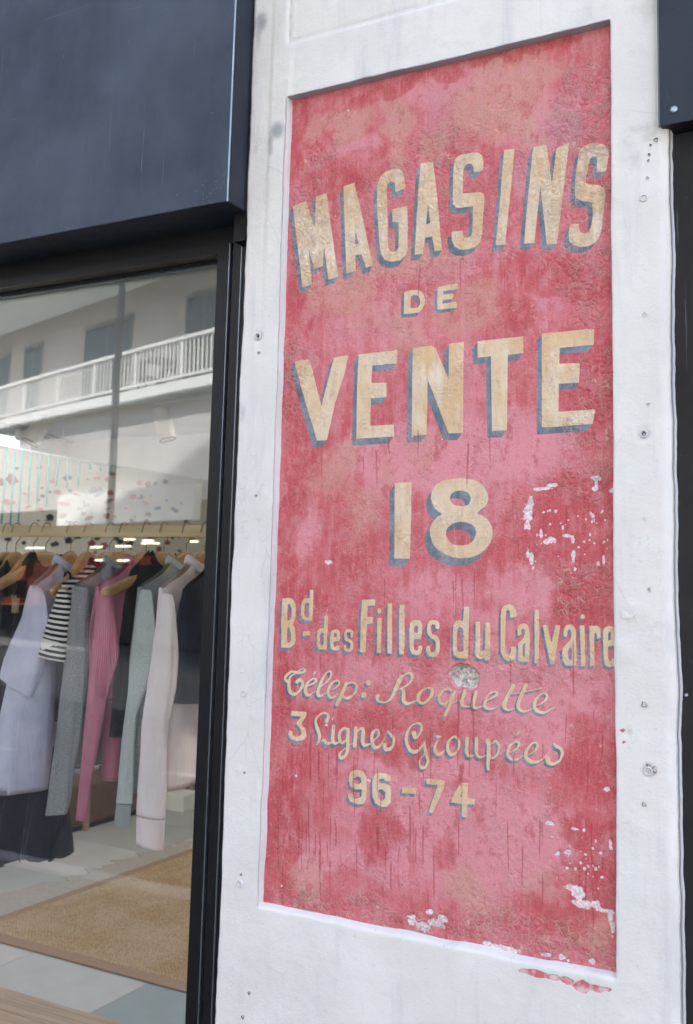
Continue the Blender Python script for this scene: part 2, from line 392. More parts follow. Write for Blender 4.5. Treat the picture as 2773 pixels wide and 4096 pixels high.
S([(1245,370,20),(1275,410,50),(1350,450,50),(1375,530,48),(1330,640,34),(1240,695,44),(1160,670,66),(1150,610,84)])
# 96-74
crop(1370, 3050, 2.809, (-9, 12))
G([(80,130),(110,95),(170,85),(240,100),(272,160),(275,280),(270,400),(240,465),(170,472),(90,440),(62,390),(70,350),(120,360),(130,400),(160,410),(195,400),(218,370),(222,300),(150,300),(95,270),(75,210)], [(130,180),(165,155),(210,165),(218,220),(195,242),(150,238),(125,215)])
G([(345,160),(380,125),(440,118),(510,130),(540,170),(540,215),(480,205),(460,180),(415,185),(405,235),(480,235),(540,270),(545,350),(540,450),(500,500),(440,500),(370,460),(340,390),(335,260)], [(410,305),(450,300),(480,340),(480,400),(450,435),(410,420),(395,360)])
G([(668,280),(830,290),(822,355),(665,345)])
G([(945,180),(1155,205),(1140,290),(1010,570),(960,565),(1070,255),(940,245)])
G([(1330,228),(1412,232),(1405,400),(1492,412),(1485,475),(1410,470),(1395,615),(1340,610),(1345,465),(1225,450),(1225,410)], [(1345,315),(1342,388),(1320,386)])

YP = 0.018                       # depth of the painted face behind the pier face
PX0, PX1, PZ0, PZ1 = -1.125, -0.375, 0.955, 2.635
STEP = 0.0016
NX = int((PX1 - PX0) / STEP) + 1; NZ = int((PZ1 - PZ0) / STEP) + 1
gx = np.linspace(PX0, PX1, NX); gz = np.linspace(PZ0, PZ1, NZ)
GX, GZ = np.meshgrid(gx, gz)     # rows = z
def to_uv(p):
    q = at(p[0], p[1], 1, YP); return (q[0], q[2])
FAR = 0.03
cream = np.full(GX.shape, FAR); blue = np.full(GX.shape, FAR)
def window(xs, zs, m=0.014):
    i0 = max(0, int((min(xs) - m - PX0) / STEP)); i1 = min(NX, int((max(xs) + m - PX0) / STEP) + 2)
    j0 = max(0, int((min(zs) - m - PZ0) / STEP)); j1 = min(NZ, int((max(zs) + m - PZ0) / STEP) + 2)
    return slice(j0, j1), slice(i0, i1)
def seg_d(X, Z, a, b):
    vx, vz = b[0] - a[0], b[1] - a[1]; L = vx * vx + vz * vz + 1e-18
    h = np.clip(((X - a[0]) * vx + (Z - a[1]) * vz) / L, 0, 1)
    return np.hypot(X - a[0] - h * vx, Z - a[1] - h * vz), h
def sdf_poly(X, Z, contours):
    d = np.full(X.shape, 9.0); ins = np.zeros(X.shape, bool)
    for c in contours:
        n = len(c)
        for i in range(n):
            a, b = c[i], c[(i + 1) % n]
            d = np.minimum(d, seg_d(X, Z, a, b)[0])
            if (a[1] > b[1]) != (a[1] < b[1]) or a[1] != b[1]:
                cond = (a[1] > Z) != (b[1] > Z)
                xi = (b[0] - a[0]) * (Z - a[1]) / (b[1] - a[1] + 1e-18) + a[0]
                ins ^= cond & (X < xi)
    return np.where(ins, -d, d)
def put_shape(target, kind, data, shift):
    if kind == 'poly':
        cs = [[to_uv((p[0] + shift[0], p[1] + shift[1])) for p in c] for c in data]
        w = window([p[0] for p in cs[0]], [p[1] for p in cs[0]])
        d = sdf_poly(GX[w], GZ[w], cs)
    else:
        P = [to_uv((p[0] + shift[0], p[1] + shift[1])) for p in data]
        k = at(data[0][0] + 1, data[0][1], 1, YP)[0] - at(data[0][0], data[0][1], 1, YP)[0]
        k *= 0.93
        R = [p[2] * k / 2 for p in data]
        w = window([p[0] for p in P], [p[1] for p in P])
        d = np.full(GX[w].shape, 9.0)
        for i in range(len(P) - 1):
            q, h = seg_d(GX[w], GZ[w], P[i], P[i + 1])
            d = np.minimum(d, q - (R[i] * (1 - h) + R[i + 1] * h))
    target[w] = np.minimum(target[w], d)
for kind, data, sh in SHAPES:
    put_shape(cream, kind, data, (0, 0))
    n = 5 if abs(sh[1]) > 20 else 3
    for i in range(1, n + 1): put_shape(blue, kind, data, (sh[0] * i / n, sh[1] * i / n))

# patches of colour, given where they sit on the photographed sign (in units of 1/1573 of its width)
K = 2773 / 1573.0
def field(blobs, warp=0.045, seed=3):
    wx = (vnoise(GX + 3, GZ, 14, seed, 4) - .5) * warp * 2; wz = (vnoise(GX, GZ + 9, 14, seed + 1, 4) - .5) * warp * 2
    out = np.zeros(GX.shape)
    for b in blobs:
        x, y, rx, ry = b[:4]; a = b[4] if len(b) > 4 else 1
        c = to_uv((x * K, y * K)); sx = rx * K * 0.00047; sz = ry * K * 0.00043
        r = ((GX + wx - c[0]) / sx) ** 2 + ((GZ + wz - c[1]) / sz) ** 2
        out = np.maximum(out, a * np.clip(1.25 - r, 0, 1) ** 1.0)
    return out
pink = field([(800,340,60,60,.9),(1010,210,120,60,.8),(1260,290,110,90,.8),(1230,420,90,50,.6),(860,760,150,110,.55),(950,1035,260,90,1),(1120,1010,200,100,1),(1040,900,60,160,.6),
  (680,1230,60,90,.8),(1150,1620,190,130,1),(720,1560,60,60,.6),(900,1830,170,110,.9),(1150,1900,170,150,1),(720,1950,90,70,.9),(1000,1740,90,60,.8),(1200,1330,90,40,.8),(1000,1340,120,50,.8),
  (860,1500,120,60,.6),(1060,600,200,60,.5),(1250,690,60,60,.7),(700,820,60,60,.5),(780,1700,70,80,.7),(1200,1490,200,40,.7),(1060,1400,140,50,.6),(1290,1560,110,110,.7),(1020,2000,120,60,.6),(1100,1120,70,90,.5),(900,1950,200,60,.8)])
ochre = field([(770,270,120,60,.9),(1130,230,140,120,1),(885,290,40,130,1),(780,650,120,90,.9),(920,600,190,80,.8),(930,770,60,90,.8),(1060,700,120,70,.7),(760,1060,80,70,.7),(820,1160,60,100,.6),
  (1240,190,60,40,.8),(690,2000,60,60,.9),(1060,2010,70,50,.8),(1330,2090,60,50,.9),(960,1010,60,40,.6),(1000,330,60,60,.6),(1190,310,50,40,.9),(900,1100,60,60,.5),(830,730,70,60,.5),(1210,2020,70,60,.5),(1040,460,60,60,.4)])
deep = field([(655,1250,34,280),(680,1000,50,100),(1290,640,100,60),(1335,900,80,150),(1300,1190,120,110),(1345,1370,70,80),(690,1360,80,70),(870,1690,70,60,.9),(1000,1680,60,50,.8),(1360,1960,60,120),
  (650,1850,50,190),(860,1890,36,80),(1340,1700,80,110,.8),(1300,2060,110,50,.8),(770,400,100,70,.8),(900,205,140,26),(1150,135,170,22),(670,300,40,160,.9),(1010,480,130,60,.5),(940,850,50,80,.6),(660,640,26,120),
  (720,520,60,80,.7),(1180,720,50,60,.9),(1100,380,50,120,.4),(760,1650,90,80,.6),(640,1560,40,120,.9),(900,1440,260,50,.5),(690,2080,60,26,.7),(1000,1930,30,60,.5),(820,1250,90,60,.5),(1180,1250,100,60,.6),(1190,620,50,60,.7),(1090,1650,120,40,.4),(950,1650,200,50,.5),(660,930,50,60,.8)])
lilac = field([(1010,240,80,60,.9),(1260,290,90,70,.8),(1190,380,120,60,.8),(1280,160,60,20,.6),(860,560,120,40,.4),(1260,700,50,30,.6),(1330,620,60,50,.6),(690,430,60,60,.5),(1120,440,60,120,.4)], seed=8)
pale = field([(700,560,34,60,1),(750,590,20,50,.9),(1355,365,28,34,1),(1360,520,16,50,.9),(905,400,20,24,.9),(1290,810,60,40,.8),(980,850,40,40,.7),(1320,950,30,20,.8),(850,820,40,30,.5),(1030,1130,60,60,.4),(800,450,20,30,.7)], .01, 17)
peel = field([(1340,260,90,170,1),(1300,430,120,90,1),(1340,640,70,120,1),(1350,900,70,150,.8),(1000,340,100,90,.9),(740,350,70,60,.8),(690,500,60,160,.7),(670,850,50,110,.8),(720,560,60,60,.8),
  (960,2100,420,40,1),(1340,1340,60,60,.9),(700,2050,90,60,1),(1250,2130,200,60,1),(1260,580,70,90,.6),(1340,1100,60,60,.6),(900,500,600,200,.35),(1000,1500,500,60,.3)], seed=12)
drips = np.zeros(GX.shape)
_dl = [(1062,990,1120,5),(1112,980,1060,3),(1050,1300,1390,4),(1076,1290,1370,3),(1040,1560,1760,6),(1073,1560,1700,5),(722,1690,1800,6),(765,1690,1790,4),(930,1860,1950,5),(945,1870,1970,4),(960,1860,1980,4),(858,1870,1950,11),(1046,1730,1790,14),(880,1850,1900,4),(760,1850,1930,4),(700,1800,1960,5),(725,1880,2010,4),(1320,1290,1340,4),(1285,1130,1280,3),(1300,1440,1600,4)]
for i in range(84):
    x = random.uniform(640, 1380); y = (random.choice([560, 1000, 1280, 1500]) if i < 16 else random.choice([1640, 1700, 1790, 1860, 1890, 1950])) + random.uniform(-40, 60)
    if i > 50: x = random.choice([650, 700, 720, 860, 940, 1040, 1330]) + random.gauss(0, 22)
    _dl.append((x, y, y + random.uniform(30, 150), random.uniform(1.5, 4)))
for x, y0, y1, w in _dl:
    a = to_uv((x * K, y0 * K)); b = to_uv((x * K + random.uniform(-3, 3), y1 * K)); r = w * K * 0.00024 + 0.0008
    ww = window([a[0], b[0]], [a[1], b[1]])
    X = GX[ww] + 0.0045 * (vnoise(GX[ww] * 0 + x, GZ[ww], 20, 5, 2) - .5)
    d, h = seg_d(X, GZ[ww], a, b)
    drips[ww] = np.maximum(drips[ww], np.clip(1.3 - d / (r * (1 - .5 * h)), 0, 1) * np.clip((1.05 - h) * 4, 0, 1) * np.clip(h * 5 + .2, 0, 1))
chips = np.zeros(GX.shape)
_ch = [(745,1275,10,6),(1205,1140,5,14),(1198,1165,9,20),(1196,1190,7,12),(1230,1108,22,4),(1255,1100,14,5),(1198,1255,4,12),(1206,1268,5,14),(1352,1084,10,6),(1353,1098,4,12),(1350,1108,7,5),(1345,1170,3,4),
  (1288,1215,8,4),(1300,1225,4,10),(1302,1262,4,13),(1305,1290,3,6),(1252,1225,9,7),(1240,1230,7,5),(1228,1212,4,8),(1262,1160,4,5),(1358,1280,3,5),(1370,1270,3,14),(1392,1112,9,5),
  (1305,1880,7,4),(1248,1868,8,5),(1300,2015,18,6),(1312,2030,12,14),(1325,2050,22,9),(1350,2052,10,8),(1372,2066,16,5),(1385,2085,5,16),(1390,2105,4,14),(935,2085,10,12),(960,2100,18,10),(990,2095,20,9),(1005,2085,10,8),(975,2070,8,6),
  (1105,2140,12,5),(1130,2148,24,6),(1160,2155,18,6),(1240,2165,9,4),(1275,2172,9,6),(1345,2182,6,6),(1290,2180,4,4),(838,1770,4,3),(740,1645,4,3),(672,1760,3,3),(1378,1790,7,6),(1165,520,2,2),(790,250,2,3),(905,490,2,2),(762,490,2,4),(640,2010,5,4),(1265,1938,5,6),(1290,1933,6,4),(1385,1915,3,8)]
for i in range(90):
    if i < 45: _ch.append((random.uniform(1195, 1385), random.uniform(1150, 1300), random.uniform(1.2, 3), random.uniform(1.2, 4)))
    elif i < 80: _ch.append((random.gauss(1320, 32), random.gauss(1960, 42), random.uniform(1.2, 3.6), random.uniform(1.2, 4.2)))
    else: _ch.append((random.uniform(650, 1380), random.uniform(200, 2150), random.uniform(.8, 1.6), random.uniform(1, 2.4)))
for x, y, rx, ry in _ch:
    c = to_uv((x * K, y * K)); sx = rx * K * 0.00052; sz = ry * K * 0.00048
    ww = window([c[0] - sx * 1.5, c[0] + sx * 1.5], [c[1] - sz * 1.5, c[1] + sz * 1.5], .004)
    n1 = (vnoise(GX[ww], GZ[ww], 160, 4, 3) - .5)
    chips[ww] = np.maximum(chips[ww], np.clip(1.5 - np.hypot((GX[ww] - c[0]) / sx, (GZ[ww] - c[1]) / sz) + n1 * 1.1, 0, 1))
hole = np.zeros(GX.shape)
_hc = to_uv((1056 * K, 1534 * K))
_ang = np.arctan2(GZ - _hc[1], GX - _hc[0])
_hr = np.hypot((GX - _hc[0]) / 0.0275, (GZ - _hc[1]) / 0.0215) + (vnoise(_ang * .16 + 2, GX * 0, 8, 6, 3) - .5) * .5
hole = np.clip((1.12 - _hr) * 4.5, 0, 1)
# relief
relief = (vnoise(GX, GZ, 9, 21, 3) - .5) * 0.005 + (vnoise(GX, GZ, 45, 22, 3) - .5) * 0.0012
relief += peel * (np.abs(vnoise(GX, GZ, 38, 23, 3) - .5)) * -0.0035
relief += np.where(chips > .5, 0.0006, 0)
relief += hole * (0.009 + 0.006 * (vnoise(GX, GZ, 120, 25, 3) - .5)) - np.clip(1 - np.abs(_hr - 1.15) * 8, 0, 1) * 0.0012
PY = YP + relief
nv = NX * NZ
co = np.empty((nv, 3), np.float32); co[:, 0] = GX.ravel(); co[:, 1] = PY.ravel(); co[:, 2] = GZ.ravel()
ii = (np.arange(NZ - 1)[:, None] * NX + np.arange(NX - 1)[None, :]).ravel()
quads = np.stack([ii, ii + 1, ii + NX + 1, ii + NX], 1).astype(np.int32)
me = bpy.data.meshes.new('painted_sign')
me.vertices.add(nv); me.vertices.foreach_set('co', co.ravel())
me.loops.add(quads.size); me.loops.foreach_set('vertex_index', quads.ravel())
me.polygons.add(len(quads)); me.polygons.foreach_set('loop_start', np.arange(0, quads.size, 4, dtype=np.int32))
try: me.polygons.foreach_set('loop_total', np.full(len(quads), 4, dtype=np.int32))
except Exception: pass
me.polygons.foreach_set('use_smooth', np.ones(len(quads), bool))
me.update(calc_edges=True)
for nm, arr in (('cream', cream), ('blue', blue), ('pink', pink), ('ochre', ochre), ('deep', deep), ('lilac', lilac), ('peel', peel), ('drips', drips), ('chips', chips), ('hole', hole), ('pale', pale)):
    a = me.attributes.new(nm, 'FLOAT', 'POINT'); a.data.foreach_set('value', arr.astype(np.float32).ravel())

def sign_material():
    m = NT('worn_red_sign_paint', 0.62, 0, 0.25)
    fine = m.noise(220, 3, .6); med = m.noise(28, 6, .6); big = m.noise(7, 5, .6)
    streak = m.noise(1, 6, .62, m.pos((70, 70, 9))); streak2 = m.noise(1, 4, .6, m.pos((190, 190, 30)))
    weave = m.noise(1, 2, .5, m.pos((900, 900, 120)))
    mot = m.math('ADD', m.math('MULTIPLY', m.noise(17, 9, .68), .75), m.math('MULTIPLY', m.noise(90, 5, .7), .25))
    def zone(name, lo, hi, n, amt):
        return m.ramp(m.math('ADD', m.attr(name), m.math('MULTIPLY', m.math('SUBTRACT', n, .5), amt)), lo, hi)
    col = m.mix(m.ramp(big, .35, .65), lin(192, 88, 94), lin(204, 110, 117))
    col = m.mix(m.math('MULTIPLY', m.ramp(streak, .42, .62), .6), col, lin(206, 130, 135))
    col = m.mix(m.math('MULTIPLY', zone('pink', .0, .95, m.math('ADD', m.math('MULTIPLY', mot, .6), m.math('MULTIPLY', streak, .4)), 2.2), .8), col, lin(220, 150, 160))
    col = m.mix(m.math('MULTIPLY', zone('lilac', .05, 1.0, mot, 2.4), .6), col, lin(190, 132, 146))
    oc = m.mix(m.ramp(m.noise(420, 6, .75), .36, .64), lin(196, 134, 126), lin(208, 168, 148))
    col = m.mix(m.math('MULTIPLY', zone('ochre', .0, 1.0, mot, 2.6), .75), col, oc)
    col = m.mix(m.math('MULTIPLY', zone('deep', .05, .8, mot, 2.6), .72), col, m.mix(m.ramp(streak2, .35, .65), lin(176, 62, 68), lin(196, 84, 90)))
    hz_ = m.noise(1, 8, .72, m.pos((38, 38, 30)))
    col = m.mix(m.math('MULTIPLY', m.ramp(hz_, .50, .64), .5), col, lin(206, 140, 146))
    col = m.mix(m.math('MULTIPLY', m.ramp(hz_, .47, .36), .5), col, lin(180, 82, 92))
    gr_ = m.noise(520, 3, .7)
    col = m.mix(m.math('MULTIPLY', m.ramp(gr_, .52, .64), .30), col, lin(222, 160, 160))
    col = m.mix(m.math('MULTIPLY', m.ramp(gr_, .46, .34), .30), col, lin(166, 72, 80))
    # thin vertical wear and worn flecks everywhere
    col = m.mix(m.math('MULTIPLY', m.ramp(streak2, .60, .72), .5), col, lin(218, 152, 160))
    col = m.mix(m.math('MULTIPLY', m.ramp(m.noise(60, 8, .7), .60, .70), .55), col, lin(214, 178, 158))
    col = m.mix(m.math('MULTIPLY', m.ramp(m.noise(34, 7, .7, m.pos((1, 1, .6))), .56, .68), .55), col, lin(178, 70, 78))
    col = m.mix(m.math('MULTIPLY', m.ramp(m.noise(420, 2), .62, .74), .35), col, lin(150, 60, 62))
    # letters: edge a little ragged, paint worn through in flecks
    rag = m.math('MULTIPLY', m.math('SUBTRACT', m.noise(260, 4, .7), .5), .0030)
    wear = m.ramp(m.noise(85, 7, .75, m.pos((1, 1, .4))), .53, .68)
    bl = m.ramp(m.math('ADD', m.attr('blue'), rag), .0006, -.0006)
    blc = m.mix(m.ramp(med, .35, .65), lin(76, 106, 122), lin(120, 142, 156))
    blc = m.mix(m.math('MULTIPLY', m.ramp(streak2, .45, .7), .45), blc, lin(154, 148, 154))
    col = m.mix(m.math('MULTIPLY', bl, m.math('SUBTRACT', .95, m.math('MULTIPLY', wear, .45))), col, blc)
    cr = m.ramp(m.math('ADD', m.attr('cream'), rag), .0006, -.0006)
    crc = m.mix(m.ramp(m.noise(9, 4, .6), .35, .65), lin(216, 184, 142), lin(224, 204, 176))
    crc = m.mix(m.math('MULTIPLY', m.ramp(streak, .5, .66), .55), crc, lin(228, 214, 196))
    crc = m.mix(m.math('MULTIPLY', m.math('MULTIPLY', m.ramp(m.attr('pale'), .2, .8), m.ramp(m.noise(1, 6, .7, m.pos((60, 60, 24))), .42, .56)), .6), crc, lin(236, 226, 210))
    crc = m.mix(m.math('MULTIPLY', m.ramp(streak2, .56, .7), .4), crc, lin(206, 166, 124))
    col = m.mix(m.math('MULTIPLY', cr, m.math('SUBTRACT', .96, m.math('MULTIPLY', wear, .36))), col, crc)
    # drips
    col = m.mix(m.math('MULTIPLY', m.ramp(m.math('ADD', m.attr('drips'), m.math('MULTIPLY', m.math('SUBTRACT', fine, .5), .6)), .3, .9), .6), col, lin(158, 58, 66))
    # crackle: edges pale and cracks dark, relief shading put into the colour
    wv = m.n.new('ShaderNodeVectorMath'); wv.operation = 'ADD'
    wn_ = m.n.new('ShaderNodeTexNoise'); wn_.inputs['Scale'].default_value = 30; m.link(m.pos(), wn_.inputs['Vector'])
    sc = m.n.new('ShaderNodeVectorMath'); sc.operation = 'SCALE'; sc.inputs['Scale'].default_value = .022
    m.link(wn_.outputs['Color'], sc.inputs[0]); m.link(m.pos(), wv.inputs[0]); m.link(sc.outputs[0], wv.inputs[1])
    v1 = m.voro(78, vec=wv.outputs[0]); v2 = m.voro(170, vec=wv.outputs[0])
    thick = m.math('MULTIPLY', m.ramp(m.noise(14, 4), .42, .6), 1.4)
    pk = m.math('ADD', m.math('MULTIPLY', m.attr('peel'), 1.0), m.math('MULTIPLY', thick, .28), clamp=True)
    e1 = m.math('MULTIPLY', m.ramp(v1, .07, .0), pk)
    e2 = m.math('MULTIPLY', m.ramp(v2, .10, .0), m.math('MULTIPLY', pk, .55))
    edge = m.math('MAXIMUM', e1, e2)
    edge = m.math('MULTIPLY', edge, m.ramp(m.noise(45, 3), .42, .6))
    col = m.mix(m.math('MULTIPLY', edge, .75), col, lin(222, 184, 166))
    v3 = m.voro(64, vec=wv.outputs[0]); v4 = m.voro(260, vec=wv.outputs[0])
    dk = m.math('MULTIPLY', m.math('MULTIPLY', m.ramp(v3, .022, .0), m.ramp(m.noise(24, 5, .65), .46, .6)), m.math('ADD', m.math('MULTIPLY', m.attr('peel'), .5), .35))
    dk = m.math('MAXIMUM', dk, m.math('MULTIPLY', m.math('MULTIPLY', m.ramp(v4, .05, .0), m.ramp(m.noise(11, 4, .6), .48, .62)), .4))
    col = m.mix(m.math('MULTIPLY', dk, .8), col, lin(128, 56, 58))  # dirt in the cracks, also painted as their shaded side
    # bare plaster
    col = m.mix(m.ramp(m.math('ADD', m.attr('chips'), m.math('MULTIPLY', m.math('SUBTRACT', m.noise(190, 5, .75), .5), 1.5)), .5, .75), col, m.mix(m.ramp(fine, .4, .6), lin(214, 184, 190), lin(232, 224, 226)))
    col = m.mix(m.ramp(m.attr('hole'), .35, .7), col, m.mix(m.ramp(m.noise(130, 5, .7), .36, .64), lin(150, 142, 138), lin(232, 228, 224)))
    m.color(col)
    h = m.math('ADD', m.math('MULTIPLY', edge, 1.0), m.math('MULTIPLY', m.ramp(v1, 0, .35), m.math('MULTIPLY', pk, .9)))
    h = m.math('ADD', h, m.math('MULTIPLY', med, .5))
    h = m.math('ADD', h, m.math('MULTIPLY', cr, .12))
    h = m.math('ADD', h, m.math('MULTIPLY', m.ramp(m.attr('chips'), .4, .6), -.3))
    b = m.bump(h, .75, .0028)
    b = m.bump(m.math('ADD', fine, m.math('MULTIPLY', weave, .6)), .35, .0012, b)
    return m.m
sign = link_mesh('painted_sign', me, sign_material())
tag(sign, 'tall faded red wall sign with cream shadowed lettering in a recess of the white pier', 'sign')
# depth of the sign: a slab of plaster behind its painted face
MB().box(PX0, PX1, YP + .016, YP + .05, PZ0, PZ1).build('plaster_backing', simple('backing_plaster', (.5, .47, .44, 1)), sign)

# ------------------------------------------------------------------ white rendered pier with the sign's recess
def plaster_material():
    m = NT('painted_render', 0.75, 0, 0.25)
    n1 = m.noise(5, 5); n2 = m.noise(40, 5, .6)
    col = m.mix(m.ramp(n1, .3, .7), lin(218, 217, 213), lin(229, 228, 224))
    col = m.mix(m.math('MULTIPLY', m.ramp(n2, .58, .72), .35), col, lin(202, 203, 206))
    col = m.mix(m.math('MULTIPLY', m.ramp(m.noise(1, 5, .65, m.pos((16, 16, 2.4))), .50, .74), .45), col, lin(186, 188, 192))
    col = m.mix(m.math('MULTIPLY', m.ramp(m.noise(70, 7, .75), .62, .70), .5), col, lin(176, 176, 180))
    hc = m.math('MULTIPLY', m.ramp(m.voro(9, vec=m.pos((1, 1, .5))), .012, 0), m.ramp(m.noise(6, 4, .6), .52, .6))
    col = m.mix(m.math('MULTIPLY', hc, .16), col, lin(150, 150, 156))
    d = m.math('ADD', m.attr('smudge_shade'), m.math('MULTIPLY', m.math('SUBTRACT', m.noise(26, 5, .7), .5), .9))
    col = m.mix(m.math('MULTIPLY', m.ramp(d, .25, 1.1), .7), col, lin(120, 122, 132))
    g = m.math('MULTIPLY', m.math('MULTIPLY', m.ramp(m.attr('green'), .2, .8), m.ramp(m.noise(90, 4), .55, .68)), .5)
    col = m.mix(g, col, lin(170, 205, 190))
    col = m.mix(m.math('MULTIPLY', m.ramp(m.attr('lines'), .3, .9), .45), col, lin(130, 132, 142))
    col = m.mix(m.math('MULTIPLY', m.ramp(m.attr('red'), .45, .6), .9), col, m.mix(m.ramp(n2, .45, .6), lin(196, 84, 92), lin(222, 190, 194)))
    m.color(col)
    v = m.voro(55); cr = m.math('MULTIPLY', m.math('MULTIPLY', m.ramp(v, .03, 0), m.ramp(m.noise(30, 3), .42, .6)), m.ramp(m.attr('craze'), .3, .9))
    h = m.math('ADD', m.math('MULTIPLY', n2, .5), m.math('MULTIPLY', cr, -.6))
    h = m.math('ADD', h, m.math('MULTIPLY', m.ramp(m.attr('red'), .4, .6), -.8))
    b = m.bump(h, .6, .003)
    m.bump(m.noise(190, 6, .72), .5, .0016, b)
    return m.m
PLASTER = plaster_material()
ox0, ox1 = -1.0795, -0.4135
oz1 = at(1790, 235, 1, 0)[2]; oz0 = at(1790, 3790, 1, 0)[2]
oz1 = 2.594; oz0 = 0.991
XL, XR, ZB, ZT = -1.169, -0.318, -0.05, 3.9
def lins(a, b, st): 
    n = max(2, int(round((b - a) / st)) + 1); return list(np.linspace(a, b, n))
xs = lins(XL, ox0, .0042) + lins(ox0, ox1, .006)[1:] + lins(ox1, XR, .0042)[1:]
zs = lins(ZB, .6, .03) + lins(.6, oz0, .005)[1:] + lins(oz0, oz1, .006)[1:] + lins(oz1, 3.0, .005)[1:] + lins(3.0, ZT, .05)[1:]
xs = np.array(xs); zs = np.array(zs)
XX, ZZ = np.meshgrid(xs, zs)
wob = lambda t, s, a: (vnoise(np.asarray(t, float), np.asarray(t, float) * 0 + s * 1.37, 7, s, 5, .6) - .5) * a
# ragged edges of the opening and of the pier's sides
fx = np.exp(-np.abs(XX - ox0) / .012) * wob(ZZ * 2.2, 1, .006) + np.exp(-np.abs(XX - ox1) / .012) * wob(ZZ, 2, .006)
fx += np.exp(-np.abs(XX - XL) / .02) * wob(ZZ, 3, .010) + np.exp(-np.abs(XX - XR) / .02) * wob(ZZ, 4, .012)
fz = np.exp(-np.abs(ZZ - oz0) / .012) * wob(XX * 2, 5, .008) + np.exp(-np.abs(ZZ - oz1) / .012) * wob(XX, 6, .008)
# lower-left corner of the opening runs a little further left
skew = np.clip((1.6 - ZZ) / .6, 0, 1) * np.exp(-np.abs(XX - ox0) / .03) * -.004
rel = (vnoise(XX, ZZ, 5, 31, 3) - .5) * .003 + (vnoise(XX, ZZ, 26, 32, 4) - .5) * .0022
# second blind panel above, its edge a shallow scored groove; raised band on the left side
zp = 2.715
px_ = -1.075
inpanel = 1 / (1 + np.exp(-(XX - px_) / .0015)) / (1 + np.exp(-(ZZ - zp) / .0015))
gv = np.exp(-((XX - (px_ - .004)) / .004) ** 2) * (ZZ > zp - .004); gh = np.exp(-((ZZ - zp) / .0035) ** 2) * (XX > px_ - .004)
rel += inpanel * .002 + gv * .0045 * (.6 + vnoise(XX, ZZ, 50, 3)) + gh * .003 * (.5 + vnoise(XX, ZZ, 40, 4))
band = 1 / (1 + np.exp(-(XX - at(1078, 560, 1, 0)[0]) / .0012)) * np.clip((ZZ - 2.0) * 4, 0, 1)
rel += -.0022 * band * (XX < ox0 + .01) 
# rounded right-hand arris and soft edges round the opening
rel += .010 * np.clip((XX - (XR - .018)) / .018, 0, 1) ** 2 * np.clip((2.45 - ZZ) * 12, 0, 1)
inx = (XX > ox0 - .008) & (XX < ox1 + .008); inz = (ZZ > oz0 - .016) & (ZZ < oz1 + .008)
edge_d = np.maximum(np.maximum(ox0 - XX, XX - ox1), np.maximum(oz0 - ZZ, ZZ - oz1))
rel += .0006 * np.clip(1 - edge_d / .003, 0, 1) ** 2
# dents and torn places
def dent(px, py, r, h, sq=1.0):
    q = at(px, py, 1, 0)
    return h * np.exp(-(((XX - q[0]) / r) ** 2 + ((ZZ - q[2]) / (r * sq)) ** 2) ** 1.5)
for a in [(2508,2935,.004,.004,1.6),(1030,2225-240,.004,.003),(2600,560,.02,.001,2),(1165,1755,.003,.002),(2592,3085,.009,.003),(1032,1345,.009,.005),(2576,1735,.010,.005)]:
    rel += dent(*a)
for a in [(2530,2440,.012,-.002,1.2),(2480,2600,.02,-.002),(1060,1980,.014,-.0015),(1010,2860,.005,-.003,.5),(1022,2880,.005,-.003,.5),(955,3080,.006,-.002),(1300,3760,.03,-.002)]:
    rel += dent(*a)
V = np.stack([XX + fx + skew, rel, ZZ + fz], -1)
hole_cell = ((XX[:-1, :-1] > ox0 - 1e-5) & (XX[:-1, 1:] < ox1 + 1e-5) & (ZZ[:-1, :-1] > oz0 - 1e-5) & (ZZ[1:, :-1] < oz1 + 1e-5))
nx, nz = len(xs), len(zs)
verts = list(V.reshape(-1, 3)); faces = []
for j in range(nz - 1):
    for i in range(nx - 1):
        if not hole_cell[j, i]: a = j * nx + i; faces.append((a, a + 1, a + nx + 1, a + nx))
i0 = int(np.argmin(np.abs(xs - ox0))); i1 = int(np.argmin(np.abs(xs - ox1))); j0 = int(np.argmin(np.abs(zs - oz0))); j1 = int(np.argmin(np.abs(zs - oz1)))
def skirt(loop, offs):
    """offs(k, ring) -> displacement of loop vertex k for each ring going back"""
    prev = loop
    for ring in range(1, 4):
        cur = []
        for k, idx in enumerate(loop):
            verts.append(V.reshape(-1, 3)[idx] + np.array(offs(k, idx, ring))); cur.append(len(verts) - 1)
        for k in range(len(loop) - 1): faces.append((prev[k], prev[k + 1], cur[k + 1], cur[k]))
        prev = cur
dep = {1: .0012, 2: .012, 3: .034}
skirt([j * nx + i0 for j in range(j0, j1 + 1)], lambda k, i, r: ((.0004, .0016, .003)[r - 1], dep[r], 0))
skirt([j * nx + i1 for j in range(j0, j1 + 1)], lambda k, i, r: (-(.0004, .001, .001)[r - 1], dep[r], 0))
_k0 = len(verts)
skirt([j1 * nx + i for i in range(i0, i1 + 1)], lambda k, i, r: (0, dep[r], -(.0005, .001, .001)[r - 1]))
_k1 = len(verts)
skirt([j0 * nx + i for i in range(i0, i1 + 1)], lambda k, i, r: (0, (.001, .009, .030)[r - 1], (.0008, .0040, .0085)[r - 1]))
skirt([j * nx for j in range(nz)], lambda k, i, r: (0, (.01, .1, .35)[r - 1], 0))
skirt([j * nx + nx - 1 for j in range(nz)], lambda k, i, r: ((.002, .003, .003)[r - 1], (.006, .1, .35)[r - 1], 0))
pier = mesh_obj('rendered_pier', verts, faces, PLASTER, None, True)
tag(pier, 'white painted render pier between the shop window and the dark steel on its right', 'pier')
